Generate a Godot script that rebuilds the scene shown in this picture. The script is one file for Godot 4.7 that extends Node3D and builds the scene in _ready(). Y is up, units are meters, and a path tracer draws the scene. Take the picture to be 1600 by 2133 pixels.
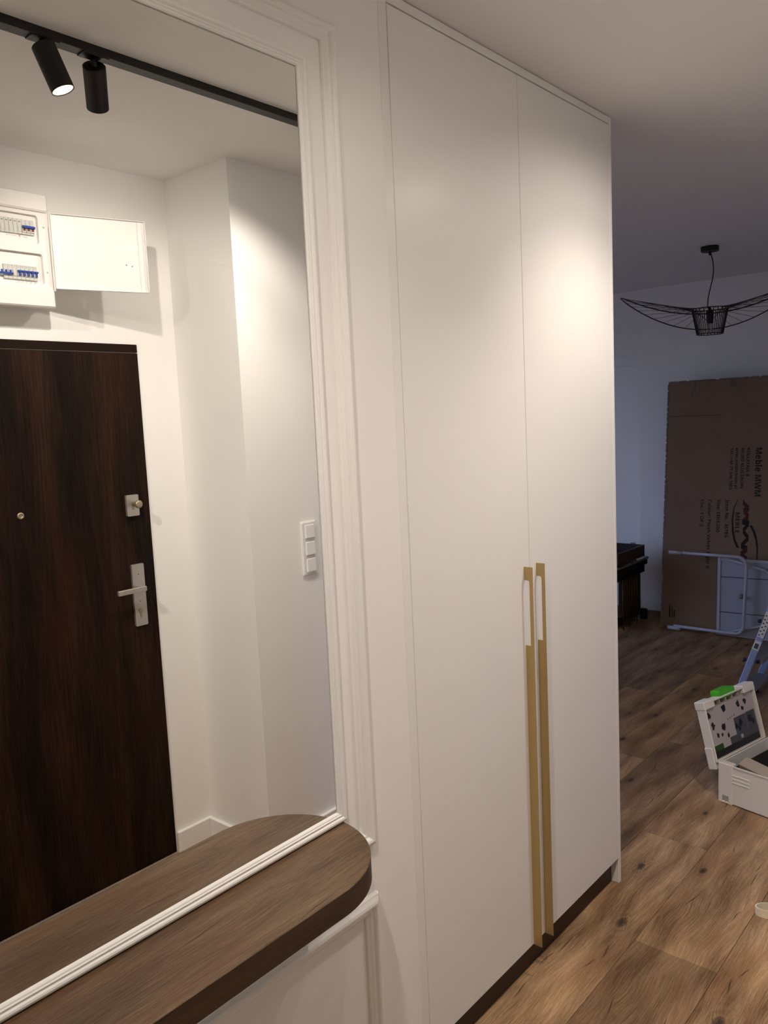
extends Node3D
# A hall with a mirror, a console shelf and a tall glossy wardrobe; a dim living room beyond.
# y up, metres. The mirror wall is the plane x = 0, the hall runs along -z, the camera stands near x = 1.19, z = 0.

const H := 2.6            # ceiling height
const XW := 1.4873        # wall with the entrance door
const XS := 1.1146        # wall with the light switch
const ZJ := -1.9035       # where the wall steps in
const ZB := -6.40         # far wall of the living room

var M := {}
var used_names := {}

# ---------------------------------------------------------------- small helpers
func lin(c: Color) -> Color:
	return c

func mat(key: String, c: Color, rough := 0.6, metal := 0.0, spec := 0.5) -> StandardMaterial3D:
	var m := StandardMaterial3D.new()
	m.resource_name = key
	m.albedo_color = c
	m.roughness = rough
	m.metallic = metal
	m.metallic_specular = spec
	M[key] = m
	return m

func st_new(smooth := false) -> SurfaceTool:
	var st := SurfaceTool.new()
	st.begin(Mesh.PRIMITIVE_TRIANGLES)
	st.set_smooth_group(0 if smooth else -1)
	return st

func numbered(called: String) -> String:
	if not used_names.has(called):
		used_names[called] = 0
		return called
	used_names[called] += 1
	return "%s_%03d" % [called, used_names[called]]

func commit(st: SurfaceTool) -> ArrayMesh:
	st.generate_normals()
	return st.commit()

func obj(called: String, st: SurfaceTool, m: Material, parent: Node = self) -> MeshInstance3D:
	return put(called, commit(st), m, parent)

func put(called: String, mesh: Mesh, m: Material, parent: Node = self) -> MeshInstance3D:
	var o := MeshInstance3D.new()
	if parent == self:
		o.name = numbered(called)
	else:
		var n := called
		var k := 0
		while parent.has_node(NodePath(n)):
			k += 1
			n = "%s_%03d" % [called, k]
		o.name = n
	o.mesh = mesh
	o.material_override = m
	o.cast_shadow = GeometryInstance3D.SHADOW_CASTING_SETTING_ON
	parent.add_child(o, true)
	return o

func thing(called: String, label: String, category: String, at := Vector3.ZERO, turn := 0.0, group := "") -> Node3D:
	var o := Node3D.new()
	o.name = numbered(called)
	add_child(o)
	o.position = at
	o.rotation.y = turn
	tag(o, label, category, group)
	return o

func tag(o: Node3D, label: String, category: String, group := "") -> void:
	o.set_meta("label", label)
	o.set_meta("category", category)
	if group:
		o.set_meta("group", group)

func struct(o: Node3D, label: String, category := "") -> Node3D:
	o.set_meta("kind", "structure")
	o.set_meta("label", label)
	if category:
		o.set_meta("category", category)
	return o

func part(o: Node3D, label: String) -> void:
	o.set_meta("label", label)

# clockwise seen from outside = front in Godot
func tri(st: SurfaceTool, a: Vector3, b: Vector3, c: Vector3, ua := Vector2.ZERO, ub := Vector2.ZERO, uc := Vector2.ZERO) -> void:
	st.set_uv(ua); st.add_vertex(a)
	st.set_uv(ub); st.add_vertex(b)
	st.set_uv(uc); st.add_vertex(c)

func quad(st: SurfaceTool, a: Vector3, b: Vector3, c: Vector3, d: Vector3, ua := Vector2(0, 0), ub := Vector2(1, 0), uc := Vector2(1, 1), ud := Vector2(0, 1)) -> void:
	tri(st, a, b, c, ua, ub, uc)
	tri(st, a, c, d, ua, uc, ud)

# a face whose winding is set so that it looks away from "from"
func face(st: SurfaceTool, pts: Array, from: Vector3) -> void:
	var n: Vector3 = (pts[1] - pts[0]).cross(pts[2] - pts[0])
	var mid := Vector3.ZERO
	for p in pts:
		mid += p
	mid /= pts.size()
	var order: Array = pts.duplicate()
	if n.dot(mid - from) > 0.0:
		order.reverse()
	for k in range(1, order.size() - 1):
		tri(st, order[0], order[k], order[k + 1])

# box from lo to hi with chamfered edges, optionally placed by xf
func box(st: SurfaceTool, lo: Vector3, hi: Vector3, bev := 0.002, xf := Transform3D.IDENTITY) -> void:
	var c := (lo + hi) / 2.0
	var h := (hi - lo) / 2.0
	h = h.abs()
	var b: float = minf(bev, minf(h.x, minf(h.y, h.z)) * 0.9)
	var mid := xf * c
	var P := func(x: float, y: float, z: float) -> Vector3: return xf * (c + Vector3(x, y, z))
	if b <= 0.0:
		for s in [-1.0, 1.0]:
			face(st, [P.call(s * h.x, -h.y, -h.z), P.call(s * h.x, h.y, -h.z), P.call(s * h.x, h.y, h.z), P.call(s * h.x, -h.y, h.z)], mid)
			face(st, [P.call(-h.x, s * h.y, -h.z), P.call(h.x, s * h.y, -h.z), P.call(h.x, s * h.y, h.z), P.call(-h.x, s * h.y, h.z)], mid)
			face(st, [P.call(-h.x, -h.y, s * h.z), P.call(h.x, -h.y, s * h.z), P.call(h.x, h.y, s * h.z), P.call(-h.x, h.y, s * h.z)], mid)
		return
	var i := h - Vector3(b, b, b)
	for s in [-1.0, 1.0]:
		face(st, [P.call(s * h.x, -i.y, -i.z), P.call(s * h.x, i.y, -i.z), P.call(s * h.x, i.y, i.z), P.call(s * h.x, -i.y, i.z)], mid)
		face(st, [P.call(-i.x, s * h.y, -i.z), P.call(i.x, s * h.y, -i.z), P.call(i.x, s * h.y, i.z), P.call(-i.x, s * h.y, i.z)], mid)
		face(st, [P.call(-i.x, -i.y, s * h.z), P.call(i.x, -i.y, s * h.z), P.call(i.x, i.y, s * h.z), P.call(-i.x, i.y, s * h.z)], mid)
		for t in [-1.0, 1.0]:
			face(st, [P.call(-i.x, s * h.y, t * i.z), P.call(i.x, s * h.y, t * i.z), P.call(i.x, s * i.y, t * h.z), P.call(-i.x, s * i.y, t * h.z)], mid)
			face(st, [P.call(s * h.x, -i.y, t * i.z), P.call(s * h.x, i.y, t * i.z), P.call(s * i.x, i.y, t * h.z), P.call(s * i.x, -i.y, t * h.z)], mid)
			face(st, [P.call(s * h.x, t * i.y, -i.z), P.call(s * h.x, t * i.y, i.z), P.call(s * i.x, t * h.y, i.z), P.call(s * i.x, t * h.y, -i.z)], mid)
			for u in [-1.0, 1.0]:
				face(st, [P.call(s * h.x, t * i.y, u * i.z), P.call(s * i.x, t * h.y, u * i.z), P.call(s * i.x, t * i.y, u * h.z)], mid)

func one_box(lo: Vector3, hi: Vector3, bev := 0.002, xf := Transform3D.IDENTITY) -> SurfaceTool:
	var st := st_new()
	box(st, lo, hi, bev, xf)
	return st

# lathe round the local y axis: profile of (radius, y)
func lathe(st: SurfaceTool, prof: Array, segs := 24, xf := Transform3D.IDENTITY) -> void:
	for k in segs:
		var a := TAU * k / segs
		var b := TAU * (k + 1) / segs
		for i in prof.size() - 1:
			var p: Vector2 = prof[i]
			var q: Vector2 = prof[i + 1]
			var A := xf * Vector3(p.x * cos(a), p.y, p.x * sin(a))
			var B := xf * Vector3(p.x * cos(b), p.y, p.x * sin(b))
			var C := xf * Vector3(q.x * cos(b), q.y, q.x * sin(b))
			var D := xf * Vector3(q.x * cos(a), q.y, q.x * sin(a))
			if p.x > 1e-6:
				tri(st, A, B, C) if q.x > 1e-6 else tri(st, A, B, D)
			if q.x > 1e-6:
				tri(st, A, C, D)

# round tube along points
func tube(st: SurfaceTool, pts: Array, r: float, segs := 8, closed := false) -> void:
	var n := pts.size()
	var rings := []
	var side := Vector3.ZERO
	for i in n:
		var p: Vector3 = pts[i]
		var d: Vector3
		if closed:
			d = pts[(i + 1) % n] - pts[(i + n - 1) % n]
		else:
			d = pts[mini(i + 1, n - 1)] - pts[maxi(i - 1, 0)]
		d = d.normalized()
		if side == Vector3.ZERO:
			side = d.cross(Vector3.UP if absf(d.y) < 0.9 else Vector3.RIGHT).normalized()
		side = (side - d * side.dot(d)).normalized()
		var up := d.cross(side)
		var ring := []
		for k in segs:
			var a := TAU * k / segs
			ring.append(p + (side * cos(a) + up * sin(a)) * r)
		rings.append(ring)
	for i in (n if closed else n - 1):
		var A: Array = rings[i]
		var B: Array = rings[(i + 1) % n]
		for k in segs:
			var l := (k + 1) % segs
			quad(st, A[k], B[k], B[l], A[l])
	if not closed:
		for e in [0, n - 1]:
			var R: Array = rings[e]
			for k in segs:
				var l := (k + 1) % segs
				if e == 0:
					tri(st, pts[0], R[k], R[l])
				else:
					tri(st, pts[n - 1], R[l], R[k])

# flat outline (Vector2 list) pushed out along local z from z0 to z1, chamfered on the z1 side
func prism(st: SurfaceTool, outline: Array, z0: float, z1: float, xf := Transform3D.IDENTITY) -> void:
	var poly := PackedVector2Array(outline)
	var ids := Geometry2D.triangulate_polygon(poly)
	var cen := Vector2.ZERO
	for p in poly:
		cen += p
	cen /= poly.size()
	for k in range(0, ids.size(), 3):
		var a := poly[ids[k]]
		var b := poly[ids[k + 1]]
		var c := poly[ids[k + 2]]
		if (b - a).cross(c - a) > 0.0:
			var t := b
			b = c
			c = t
		tri(st, xf * Vector3(a.x, a.y, z1), xf * Vector3(b.x, b.y, z1), xf * Vector3(c.x, c.y, z1))
		tri(st, xf * Vector3(a.x, a.y, z0), xf * Vector3(c.x, c.y, z0), xf * Vector3(b.x, b.y, z0))
	var cw := Geometry2D.is_polygon_clockwise(poly)
	for k in poly.size():
		var a := poly[k]
		var b := poly[(k + 1) % poly.size()]
		if not cw:
			var t := a
			a = b
			b = t
		quad(st, xf * Vector3(a.x, a.y, z1), xf * Vector3(a.x, a.y, z0), xf * Vector3(b.x, b.y, z0), xf * Vector3(b.x, b.y, z1))

func rounded(x0: float, y0: float, x1: float, y1: float, r: float, n := 5) -> Array:
	var out := []
	for c in [[x1 - r, y1 - r, 0.0], [x0 + r, y1 - r, PI / 2], [x0 + r, y0 + r, PI], [x1 - r, y0 + r, 3 * PI / 2]]:
		for k in n + 1:
			var a: float = c[2] + PI / 2 * k / n
			out.append(Vector2(c[0] + r * cos(a), c[1] + r * sin(a)))
	return out

# one mitred member of a rectangular moulding that lies on the wall plane x = x0 and looks towards +x.
# prof: list of (inwards distance from the outer edge, height off the wall); zn/zf are -z distances.
func rail(st: SurfaceTool, prof: Array, x0: float, zn: float, zf: float, y0: float, y1: float, side: String) -> void:
	for i in prof.size() - 1:
		var e: Array = []
		for q in [prof[i], prof[i + 1]]:
			var u: float = q.x
			var x: float = x0 + q.y
			var c := {"ll": Vector3(x, y0 + u, -(zn + u)), "lr": Vector3(x, y0 + u, -(zf - u)), "ul": Vector3(x, y1 - u, -(zn + u)), "ur": Vector3(x, y1 - u, -(zf - u))}
			match side:
				"bottom": e.append([c.ll, c.lr])
				"top": e.append([c.ul, c.ur])
				"left": e.append([c.ll, c.ul])
				"right": e.append([c.lr, c.ur])
		face(st, [e[0][0], e[0][1], e[1][1], e[1][0]], Vector3(x0 - 0.05, (y0 + y1) / 2.0 if side in ["left", "right"] else (e[0][0].y + e[1][0].y) / 2.0, (e[0][0].z + e[0][1].z) / 2.0))

func noise(s: int, f: float, octaves := 3) -> FastNoiseLite:
	var n := FastNoiseLite.new()
	n.seed = s
	n.noise_type = FastNoiseLite.TYPE_SIMPLEX_SMOOTH
	n.frequency = f
	n.fractal_octaves = octaves
	return n

# ---------------------------------------------------------------- wood pictures (grain, knots and cracks only)
func wood(s: int, w: int, h: int, dark: Color, light: Color, knots: int, cracks: int, streak: float, blotch: float, warm: Color, sway := 40.0) -> ImageTexture:
	var rng := RandomNumberGenerator.new()
	rng.seed = s
	var n_blot := noise(s + 1, 1.0, 3)
	var n_fine := noise(s + 2, 1.0, 2)
	var n_warp := noise(s + 3, 1.0, 2)
	var K := []
	for k in knots:
		K.append([rng.randf_range(0.12, 0.88) * w, (k + rng.randf_range(0.2, 0.8)) / maxf(1.0, knots) * h, rng.randf_range(7.0, 17.0) * w / 256.0])
	var crack_at := {}
	for k in cracks:
		var cx := rng.randf_range(0.1, 0.9) * w
		var cy := rng.randf_range(0.05, 0.8) * h
		var n := int(rng.randf_range(40, 150) * h / 1400.0)
		var drift := rng.randf_range(-0.28, 0.28)
		for j in n:
			cx += drift + rng.randf_range(-0.45, 0.45)
			var t := sin(PI * (j + 0.5) / n)
			for dx in range(-1, 2):
				crack_at[Vector2i(int(cx) + dx, int(cy) + j)] = t * (0.8 if dx == 0 else 0.4)
	var data := PackedByteArray()
	data.resize(w * h * 3)
	var at := 0
	for y in h:
		var near := []
		for q in K:
			if absf(y - q[1]) < q[2] * 13.0:
				near.append(q)
		for x in w:
			var shift := n_warp.get_noise_2d(x * 0.006, y * 0.0022) * sway
			var dk := 0.0
			var ring := 0.0
			for q in near:
				var ex: float = (x - q[0]) / q[2]
				var ey: float = (y - q[1]) / (q[2] * 2.0)
				var d := sqrt(ex * ex + ey * ey)
				if d < 6.0:
					var g := exp(-d * 0.75)
					shift += signf(ex) * g * q[2] * 1.6
					ring += sin(d * 6.0 + n_warp.get_noise_2d(x * 0.03, y * 0.03) * 3.0) * g * 0.26
					dk = maxf(dk, clampf(1.1 - d, 0.0, 1.0) * 0.62 * (0.8 + n_fine.get_noise_2d(x * 0.3, y * 0.2)) + g * 0.42)
			var xs := x + shift
			var bl := n_blot.get_noise_2d(xs * 0.009, y * 0.0015)
			var fi := n_fine.get_noise_2d(xs * 0.23, y * 0.007)
			var f2 := n_fine.get_noise_2d(xs * 0.6 + 300.0, y * 0.03)
			var t := 0.5 + bl * blotch + fi * streak + f2 * streak * 0.55 + ring
			t = clampf(t, 0.0, 1.0)
			var c := dark.lerp(light, t)
			var wm := clampf(n_blot.get_noise_2d(xs * 0.006 + 90.0, y * 0.0016 + 40.0) * 1.4, 0.0, 1.0)
			c = c.lerp(warm, wm * 0.45)
			if dk > 0.0:
				c = c.lerp(Color(0.15, 0.125, 0.115), clampf(dk, 0.0, 0.86))
			var ck: float = crack_at.get(Vector2i(x, y), 0.0)
			if ck > 0.0:
				c = c.lerp(Color(0.07, 0.045, 0.03), ck)
			data[at] = int(clampf(c.r, 0, 1) * 255.0)
			data[at + 1] = int(clampf(c.g, 0, 1) * 255.0)
			data[at + 2] = int(clampf(c.b, 0, 1) * 255.0)
			at += 3
	return ImageTexture.create_from_image(Image.create_from_data(w, h, false, Image.FORMAT_RGB8, data))

# ---------------------------------------------------------------- the scene
func _ready() -> void:
	look()
	paints()
	shell()
	mirror_wall()
	wardrobe()
	entrance_side()
	lamps()
	living_room()
	small_things()

func look() -> void:
	var cam := Camera3D.new()
	cam.name = "camera"
	add_child(cam)
	cam.basis = Basis(Vector3.UP, deg_to_rad(40.8332)) * Basis(Vector3.RIGHT, deg_to_rad(-6.5587)) * Basis(Vector3.BACK, deg_to_rad(-2.6776))
	cam.position = Vector3(1.1873, 1.6756, 0.0)
	cam.keep_aspect = Camera3D.KEEP_HEIGHT
	cam.fov = rad_to_deg(2.0 * atan(1066.5 / 1691.9))
	cam.near = 0.02
	cam.current = true
	var env := Environment.new()
	env.background_mode = Environment.BG_SKY
	var sky := Sky.new()
	var sm := ProceduralSkyMaterial.new()
	# an overcast evening sky
	sm.sky_top_color = Color(0.51, 0.57, 0.72)
	sm.sky_horizon_color = Color(0.54, 0.59, 0.73)
	sm.ground_horizon_color = Color(0.30, 0.33, 0.38)
	sm.ground_bottom_color = Color(0.20, 0.21, 0.23)
	sm.sun_angle_max = 0.0
	sm.sky_energy_multiplier = SKY
	sm.ground_energy_multiplier = SKY
	sky.sky_material = sm
	env.sky = sky
	env.tonemap_mode = Environment.TONE_MAPPER_LINEAR
	env.tonemap_exposure = EXPOSURE
	env.sdfgi_enabled = true
	env.ssao_enabled = true
	env.ssil_enabled = true
	var we := WorldEnvironment.new()
	we.name = "environment"
	we.environment = env
	add_child(we)

const EXPOSURE := 1.0
const SKY := 3.2
const LAMP := Color(1.0, 0.948, 0.898)     # warm white LED
# energies of the six track lamps: the focused beam and the wide spill round it
const BEAM := [0.15, 0.36, 0.80, 0.34, 0.75, 1.65]
const SPILL := [0.13, 0.18, 0.17, 0.26, 0.24, 0.26]

func paints() -> void:
	mat("wall_paint", Color(0.945, 0.94, 0.93), 0.75, 0.0, 0.3)
	mat("ceiling_paint", Color(0.945, 0.94, 0.93), 0.85, 0.0, 0.25)
	mat("trim_white", Color(0.945, 0.94, 0.93), 0.45)
	mat("gloss_white", Color(0.925, 0.92, 0.91), 0.30, 0.0, 0.25)
	mat("plinth_brown", Color(0.20, 0.13, 0.09), 0.5)
	mat("carcass", Color(0.75, 0.74, 0.72), 0.6)
	mat("gold", Color(0.735, 0.635, 0.43), 0.45, 0.5)
	mat("mirror", Color(0.955, 0.96, 0.955), 0.0, 1.0, 0.5)
	mat("mdf", Color(0.33, 0.25, 0.18), 0.7)
	mat("black_metal", Color(0.022, 0.021, 0.020), 0.45)
	mat("track_black", Color(0.06, 0.058, 0.055), 0.5)
	mat("steel", Color(0.72, 0.70, 0.67), 0.38, 0.7)
	mat("brass_cylinder", Color(0.64, 0.60, 0.51), 0.38, 0.7)
	mat("dark_slot", Color(0.03, 0.028, 0.025), 0.6)
	mat("box_white", Color(0.91, 0.90, 0.885), 0.4)
	mat("breaker_grey", Color(0.78, 0.78, 0.76), 0.45)
	mat("breaker_blue", Color(0.10, 0.25, 0.58), 0.4)
	mat("breaker_red", Color(0.45, 0.13, 0.12), 0.5)
	mat("print_grey", Color(0.52, 0.50, 0.48), 0.7)
	mat("red_mark", Color(0.75, 0.16, 0.14), 0.6)
	mat("paper", Color(0.93, 0.92, 0.91), 0.6)
	mat("switch_white", Color(0.92, 0.915, 0.905), 0.25)
	var lens := mat("lens_glow", Color(1, 1, 1), 0.4)
	lens.emission_enabled = true
	lens.emission = Color(1.0, 0.93, 0.82)
	lens.emission_energy_multiplier = 3.0
	mat("lens_off", Color(0.5, 0.5, 0.5), 0.3)
	mat("lamp_black", Color(0.012, 0.012, 0.014), 0.5)
	var glass := mat("bulb_glass", Color(0.85, 0.80, 0.70, 0.18), 0.05)
	glass.transparency = BaseMaterial3D.TRANSPARENCY_ALPHA
	var pane := mat("window_glass", Color(1, 1, 1, 0.06), 0.0)
	pane.transparency = BaseMaterial3D.TRANSPARENCY_ALPHA
	mat("print_black", Color(0.035, 0.032, 0.032), 0.8)
	mat("print_red", Color(0.30, 0.07, 0.07), 0.8)
	mat("tape_clear", Color(0.42, 0.38, 0.33), 0.15)
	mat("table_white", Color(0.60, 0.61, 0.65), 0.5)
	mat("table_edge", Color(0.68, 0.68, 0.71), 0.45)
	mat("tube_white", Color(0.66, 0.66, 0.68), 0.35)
	mat("dark_wood", Color(0.085, 0.055, 0.04), 0.5)
	mat("tray_wood", Color(0.24, 0.155, 0.10), 0.55)
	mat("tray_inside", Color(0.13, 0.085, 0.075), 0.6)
	mat("film", Color(0.45, 0.43, 0.41), 0.2)
	mat("brass_dark", Color(0.34, 0.25, 0.12), 0.4, 0.5)
	mat("board_navy", Color(0.02, 0.025, 0.05), 0.5)
	mat("ladder_blue", Color(0.60, 0.68, 0.86), 0.38, 0.3)
	mat("ladder_tread", Color(0.50, 0.50, 0.52), 0.5, 0.3)
	mat("plug_blue", Color(0.03, 0.05, 0.25), 0.4)
	mat("sticker_white", Color(0.85, 0.86, 0.88), 0.5)
	mat("sticker_green", Color(0.20, 0.32, 0.30), 0.5)
	mat("case_white", Color(0.92, 0.905, 0.87), 0.5)
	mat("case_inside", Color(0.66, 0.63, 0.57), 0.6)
	mat("latch_green", Color(0.30, 0.72, 0.12), 0.35)
	mat("sheet_paper", Color(0.74, 0.70, 0.68), 0.4)
	mat("sheet_grey", Color(0.30, 0.30, 0.31), 0.4)
	mat("sheet_dark", Color(0.075, 0.075, 0.08), 0.4)
	mat("sheet_green", Color(0.16, 0.30, 0.09), 0.5)
	mat("tool_black", Color(0.02, 0.02, 0.022), 0.4)
	mat("foam_dark", Color(0.05, 0.042, 0.035), 0.9)
	mat("carton_small", Color(0.72, 0.66, 0.60), 0.6)
	mat("tape_cream", Color(0.93, 0.89, 0.79), 0.6)
	# wood with grain
	for k in 4:
		var m := mat("plank_%d" % k, Color(1, 1, 1), 0.50, 0.0, 0.27)
		m.albedo_texture = wood(11 + k * 7, 256, 1400, Color(0.42, 0.32, 0.23), Color(0.82, 0.68, 0.525), 2 + k % 2, 5, 0.30, 0.52, Color(0.60, 0.44, 0.31), 15.0)
		for j in 2:
			var c: StandardMaterial3D = m.duplicate()
			c.albedo_color = [Color(0.86, 0.86, 0.87), Color(0.94, 0.91, 0.86)][j]
			M["plank_%d_%d" % [k, j]] = c
		M["plank_%d_2" % k] = m
	var d := mat("door_wood", Color(0.9, 0.9, 0.9), 0.5, 0.0, 0.22)
	d.albedo_texture = wood(91, 600, 1000, Color(0.06, 0.04, 0.03), Color(0.235, 0.15, 0.10), 0, 0, 0.42, 0.55, Color(0.215, 0.105, 0.065), 6.0)
	var s := mat("shelf_wood", Color(1, 1, 1), 0.42, 0.0, 0.4)
	s.albedo_texture = wood(57, 320, 1300, Color(0.27, 0.205, 0.15), Color(0.50, 0.41, 0.315), 0, 3, 0.42, 0.34, Color(0.40, 0.27, 0.19), 14.0)
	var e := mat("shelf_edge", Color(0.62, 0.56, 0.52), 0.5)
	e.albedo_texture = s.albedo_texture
	var k := mat("cardboard", Color(1, 1, 1), 0.75, 0.0, 0.3)
	k.albedo_texture = wood(33, 256, 512, Color(0.47, 0.385, 0.31), Color(0.54, 0.45, 0.37), 0, 0, 0.10, 0.5, Color(0.50, 0.38, 0.27))

# ---------------------------------------------------------------- setting
func slab(called: String, lo: Vector3, hi: Vector3, m: String, label: String) -> MeshInstance3D:
	var o := obj(called, one_box(lo, hi, 0.0), M[m])
	struct(o, label)
	return o

func shell() -> void:
	slab("ceiling", Vector3(-4.2, H, ZB - 0.12), Vector3(1.72, H + 0.15, 0.82), "ceiling_paint", "plain white ceiling running from the hall into the dim room")
	# hall
	slab("wall_left", Vector3(-0.12, 0, -1.4288), Vector3(0, H, 0.82), "wall_paint", "white wall that carries the mirror and the console shelf")
	slab("wall_niche", Vector3(-0.74, 0, -2.573), Vector3(-0.625, H, -1.31), "wall_paint", "white wall behind the built-in wardrobe")
	slab("wall_niche_side", Vector3(-0.625, 0, -1.4288), Vector3(-0.12, H, -1.31), "wall_paint", "white wall beside the built-in wardrobe")
	slab("wall_entrance", Vector3(XW, 0, ZJ - 0.12), Vector3(XW + 0.13, H, 0.82), "wall_paint", "bright white wall around the dark entrance door")
	slab("wall_return", Vector3(XS + 0.12, 0, ZJ - 0.12), Vector3(XW, H, ZJ), "wall_paint", "short white wall stepping in beside the entrance door")
	slab("wall_right", Vector3(XS, 0, ZB), Vector3(XS + 0.12, H, ZJ), "wall_paint", "white wall with the triple light switch")
	slab("wall_rear", Vector3(0.0, 0, 0.70), Vector3(XW, H, 0.82), "wall_paint", "white wall closing the hall behind the viewer")
	# living room
	slab("wall_near", Vector3(-4.2, 0, -2.573), Vector3(-0.74, H, -2.45), "wall_paint", "near wall of the dim room, behind the wardrobe")
	slab("wall_back", Vector3(-1.56, 0, ZB - 0.12), Vector3(XS + 0.12, H, ZB), "wall_paint", "bluish white far wall of the dim room behind the carton")
	slab("wall_back_side", Vector3(-4.2, 0, ZB - 0.12), Vector3(-1.56, H, ZB - 0.025), "wall_paint", "far wall left of the vertical step, set back a little")
	# flush door casing in the far wall, left of the step
	var dn := Node3D.new()
	dn.name = "door_2"
	add_child(dn)
	struct(dn, "pale flush door and casing in the far wall, mostly hidden by the wardrobe")
	obj("casing", one_box(Vector3(-2.5, 2.01, ZB - 0.028), Vector3(-1.562, 2.09, ZB - 0.016), 0.002), M.trim_white, dn)
	obj("leaf", one_box(Vector3(-2.5, 0.01, ZB - 0.028), Vector3(-1.562, 2.002, ZB - 0.021), 0.002), M.trim_white, dn)
	# window wall
	var x0 := -4.2
	var x1 := -4.05
	var wz0 := -2.85
	var wz1 := -4.5
	var wy0 := 0.12
	var wy1 := 2.35
	var st := st_new()
	box(st, Vector3(x0, 0, wz0), Vector3(x1, H, -2.573), 0.0)
	box(st, Vector3(x0, 0, ZB - 0.025), Vector3(x1, H, wz1), 0.0)
	box(st, Vector3(x0, 0, wz1), Vector3(x1, wy0, wz0), 0.0)
	box(st, Vector3(x0, wy1, wz1), Vector3(x1, H, wz0), 0.0)
	struct(obj("wall_window", st, M.wall_paint), "wall with the balcony window that lets daylight into the dim room")
	var wn := Node3D.new()
	wn.name = "window_1"
	add_child(wn)
	struct(wn, "tall balcony window out of view on the left of the dim room")
	st = st_new()
	box(st, Vector3(-4.15, wy0, wz1), Vector3(-4.09, wy0 + 0.07, wz0))
	box(st, Vector3(-4.15, wy1 - 0.07, wz1), Vector3(-4.09, wy1, wz0))
	box(st, Vector3(-4.15, wy0 + 0.07, wz0 - 0.07), Vector3(-4.09, wy1 - 0.07, wz0))
	box(st, Vector3(-4.15, wy0 + 0.07, wz1), Vector3(-4.09, wy1 - 0.07, wz1 + 0.07))
	obj("window_frame", st, M.trim_white, wn)
	obj("pane", one_box(Vector3(-4.124, wy0 + 0.07, wz1 + 0.07), Vector3(-4.12, wy1 - 0.07, wz0 - 0.07), 0.0), M.window_glass, wn)
	floor_planks()
	# baseboards
	for b in [["baseboard_entrance", Vector3(XW - 0.015, 0, ZJ), Vector3(XW, 0.089, -1.738), "white baseboard between the entrance door and the corner"],
			["baseboard_return", Vector3(XS + 0.0, 0, ZJ), Vector3(XW - 0.0155, 0.089, ZJ + 0.015), "white baseboard on the short stepped wall"],
			["baseboard_right", Vector3(XS - 0.015, 0, ZB + 0.015), Vector3(XS, 0.089, ZJ + 0.015), "white baseboard under the light switch"],
			["baseboard_back", Vector3(-1.558, 0, ZB), Vector3(XS - 0.0155, 0.085, ZB + 0.014), "white baseboard along the far wall of the dim room"]]:
		struct(obj(b[0], one_box(b[1], b[2], 0.003), M.trim_white), b[3])

func plank_mesh(w: float, l: float, flip: int) -> ArrayMesh:
	var st := st_new()
	var b := 0.0011
	var t := 0.008
	var U := func(x: float, z: float) -> Vector2:
		var u := x / w
		var v := z / 1.38
		if flip & 1:
			u = 1.0 - u
		if flip & 2:
			v = 1.0 - v
		return Vector2(u, v)
	var P := func(x: float, y: float, z: float) -> void:
		st.set_uv(U.call(x, z))
		st.add_vertex(Vector3(x, y, z))
	var Q := func(a: Vector3, bb: Vector3, c: Vector3, d: Vector3) -> void:
		for q in [a, bb, c, a, c, d]:
			P.call(q.x, q.y, q.z)
	# top, four small bevels, four sides; clockwise seen from above
	Q.call(Vector3(b, 0, b), Vector3(w - b, 0, b), Vector3(w - b, 0, l - b), Vector3(b, 0, l - b))
	Q.call(Vector3(0, -b, 0), Vector3(w, -b, 0), Vector3(w - b, 0, b), Vector3(b, 0, b))
	Q.call(Vector3(b, 0, l - b), Vector3(w - b, 0, l - b), Vector3(w, -b, l), Vector3(0, -b, l))
	Q.call(Vector3(0, -b, 0), Vector3(b, 0, b), Vector3(b, 0, l - b), Vector3(0, -b, l))
	Q.call(Vector3(w - b, 0, b), Vector3(w, -b, 0), Vector3(w, -b, l), Vector3(w - b, 0, l - b))
	Q.call(Vector3(0, -t, 0), Vector3(0, -b, 0), Vector3(0, -b, l), Vector3(0, -t, l))
	Q.call(Vector3(w, -b, 0), Vector3(w, -t, 0), Vector3(w, -t, l), Vector3(w, -b, l))
	Q.call(Vector3(0, -t, 0), Vector3(w, -t, 0), Vector3(w, -b, 0), Vector3(0, -b, 0))
	Q.call(Vector3(0, -b, l), Vector3(w, -b, l), Vector3(w, -t, l), Vector3(0, -t, l))
	return commit(st)

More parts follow.
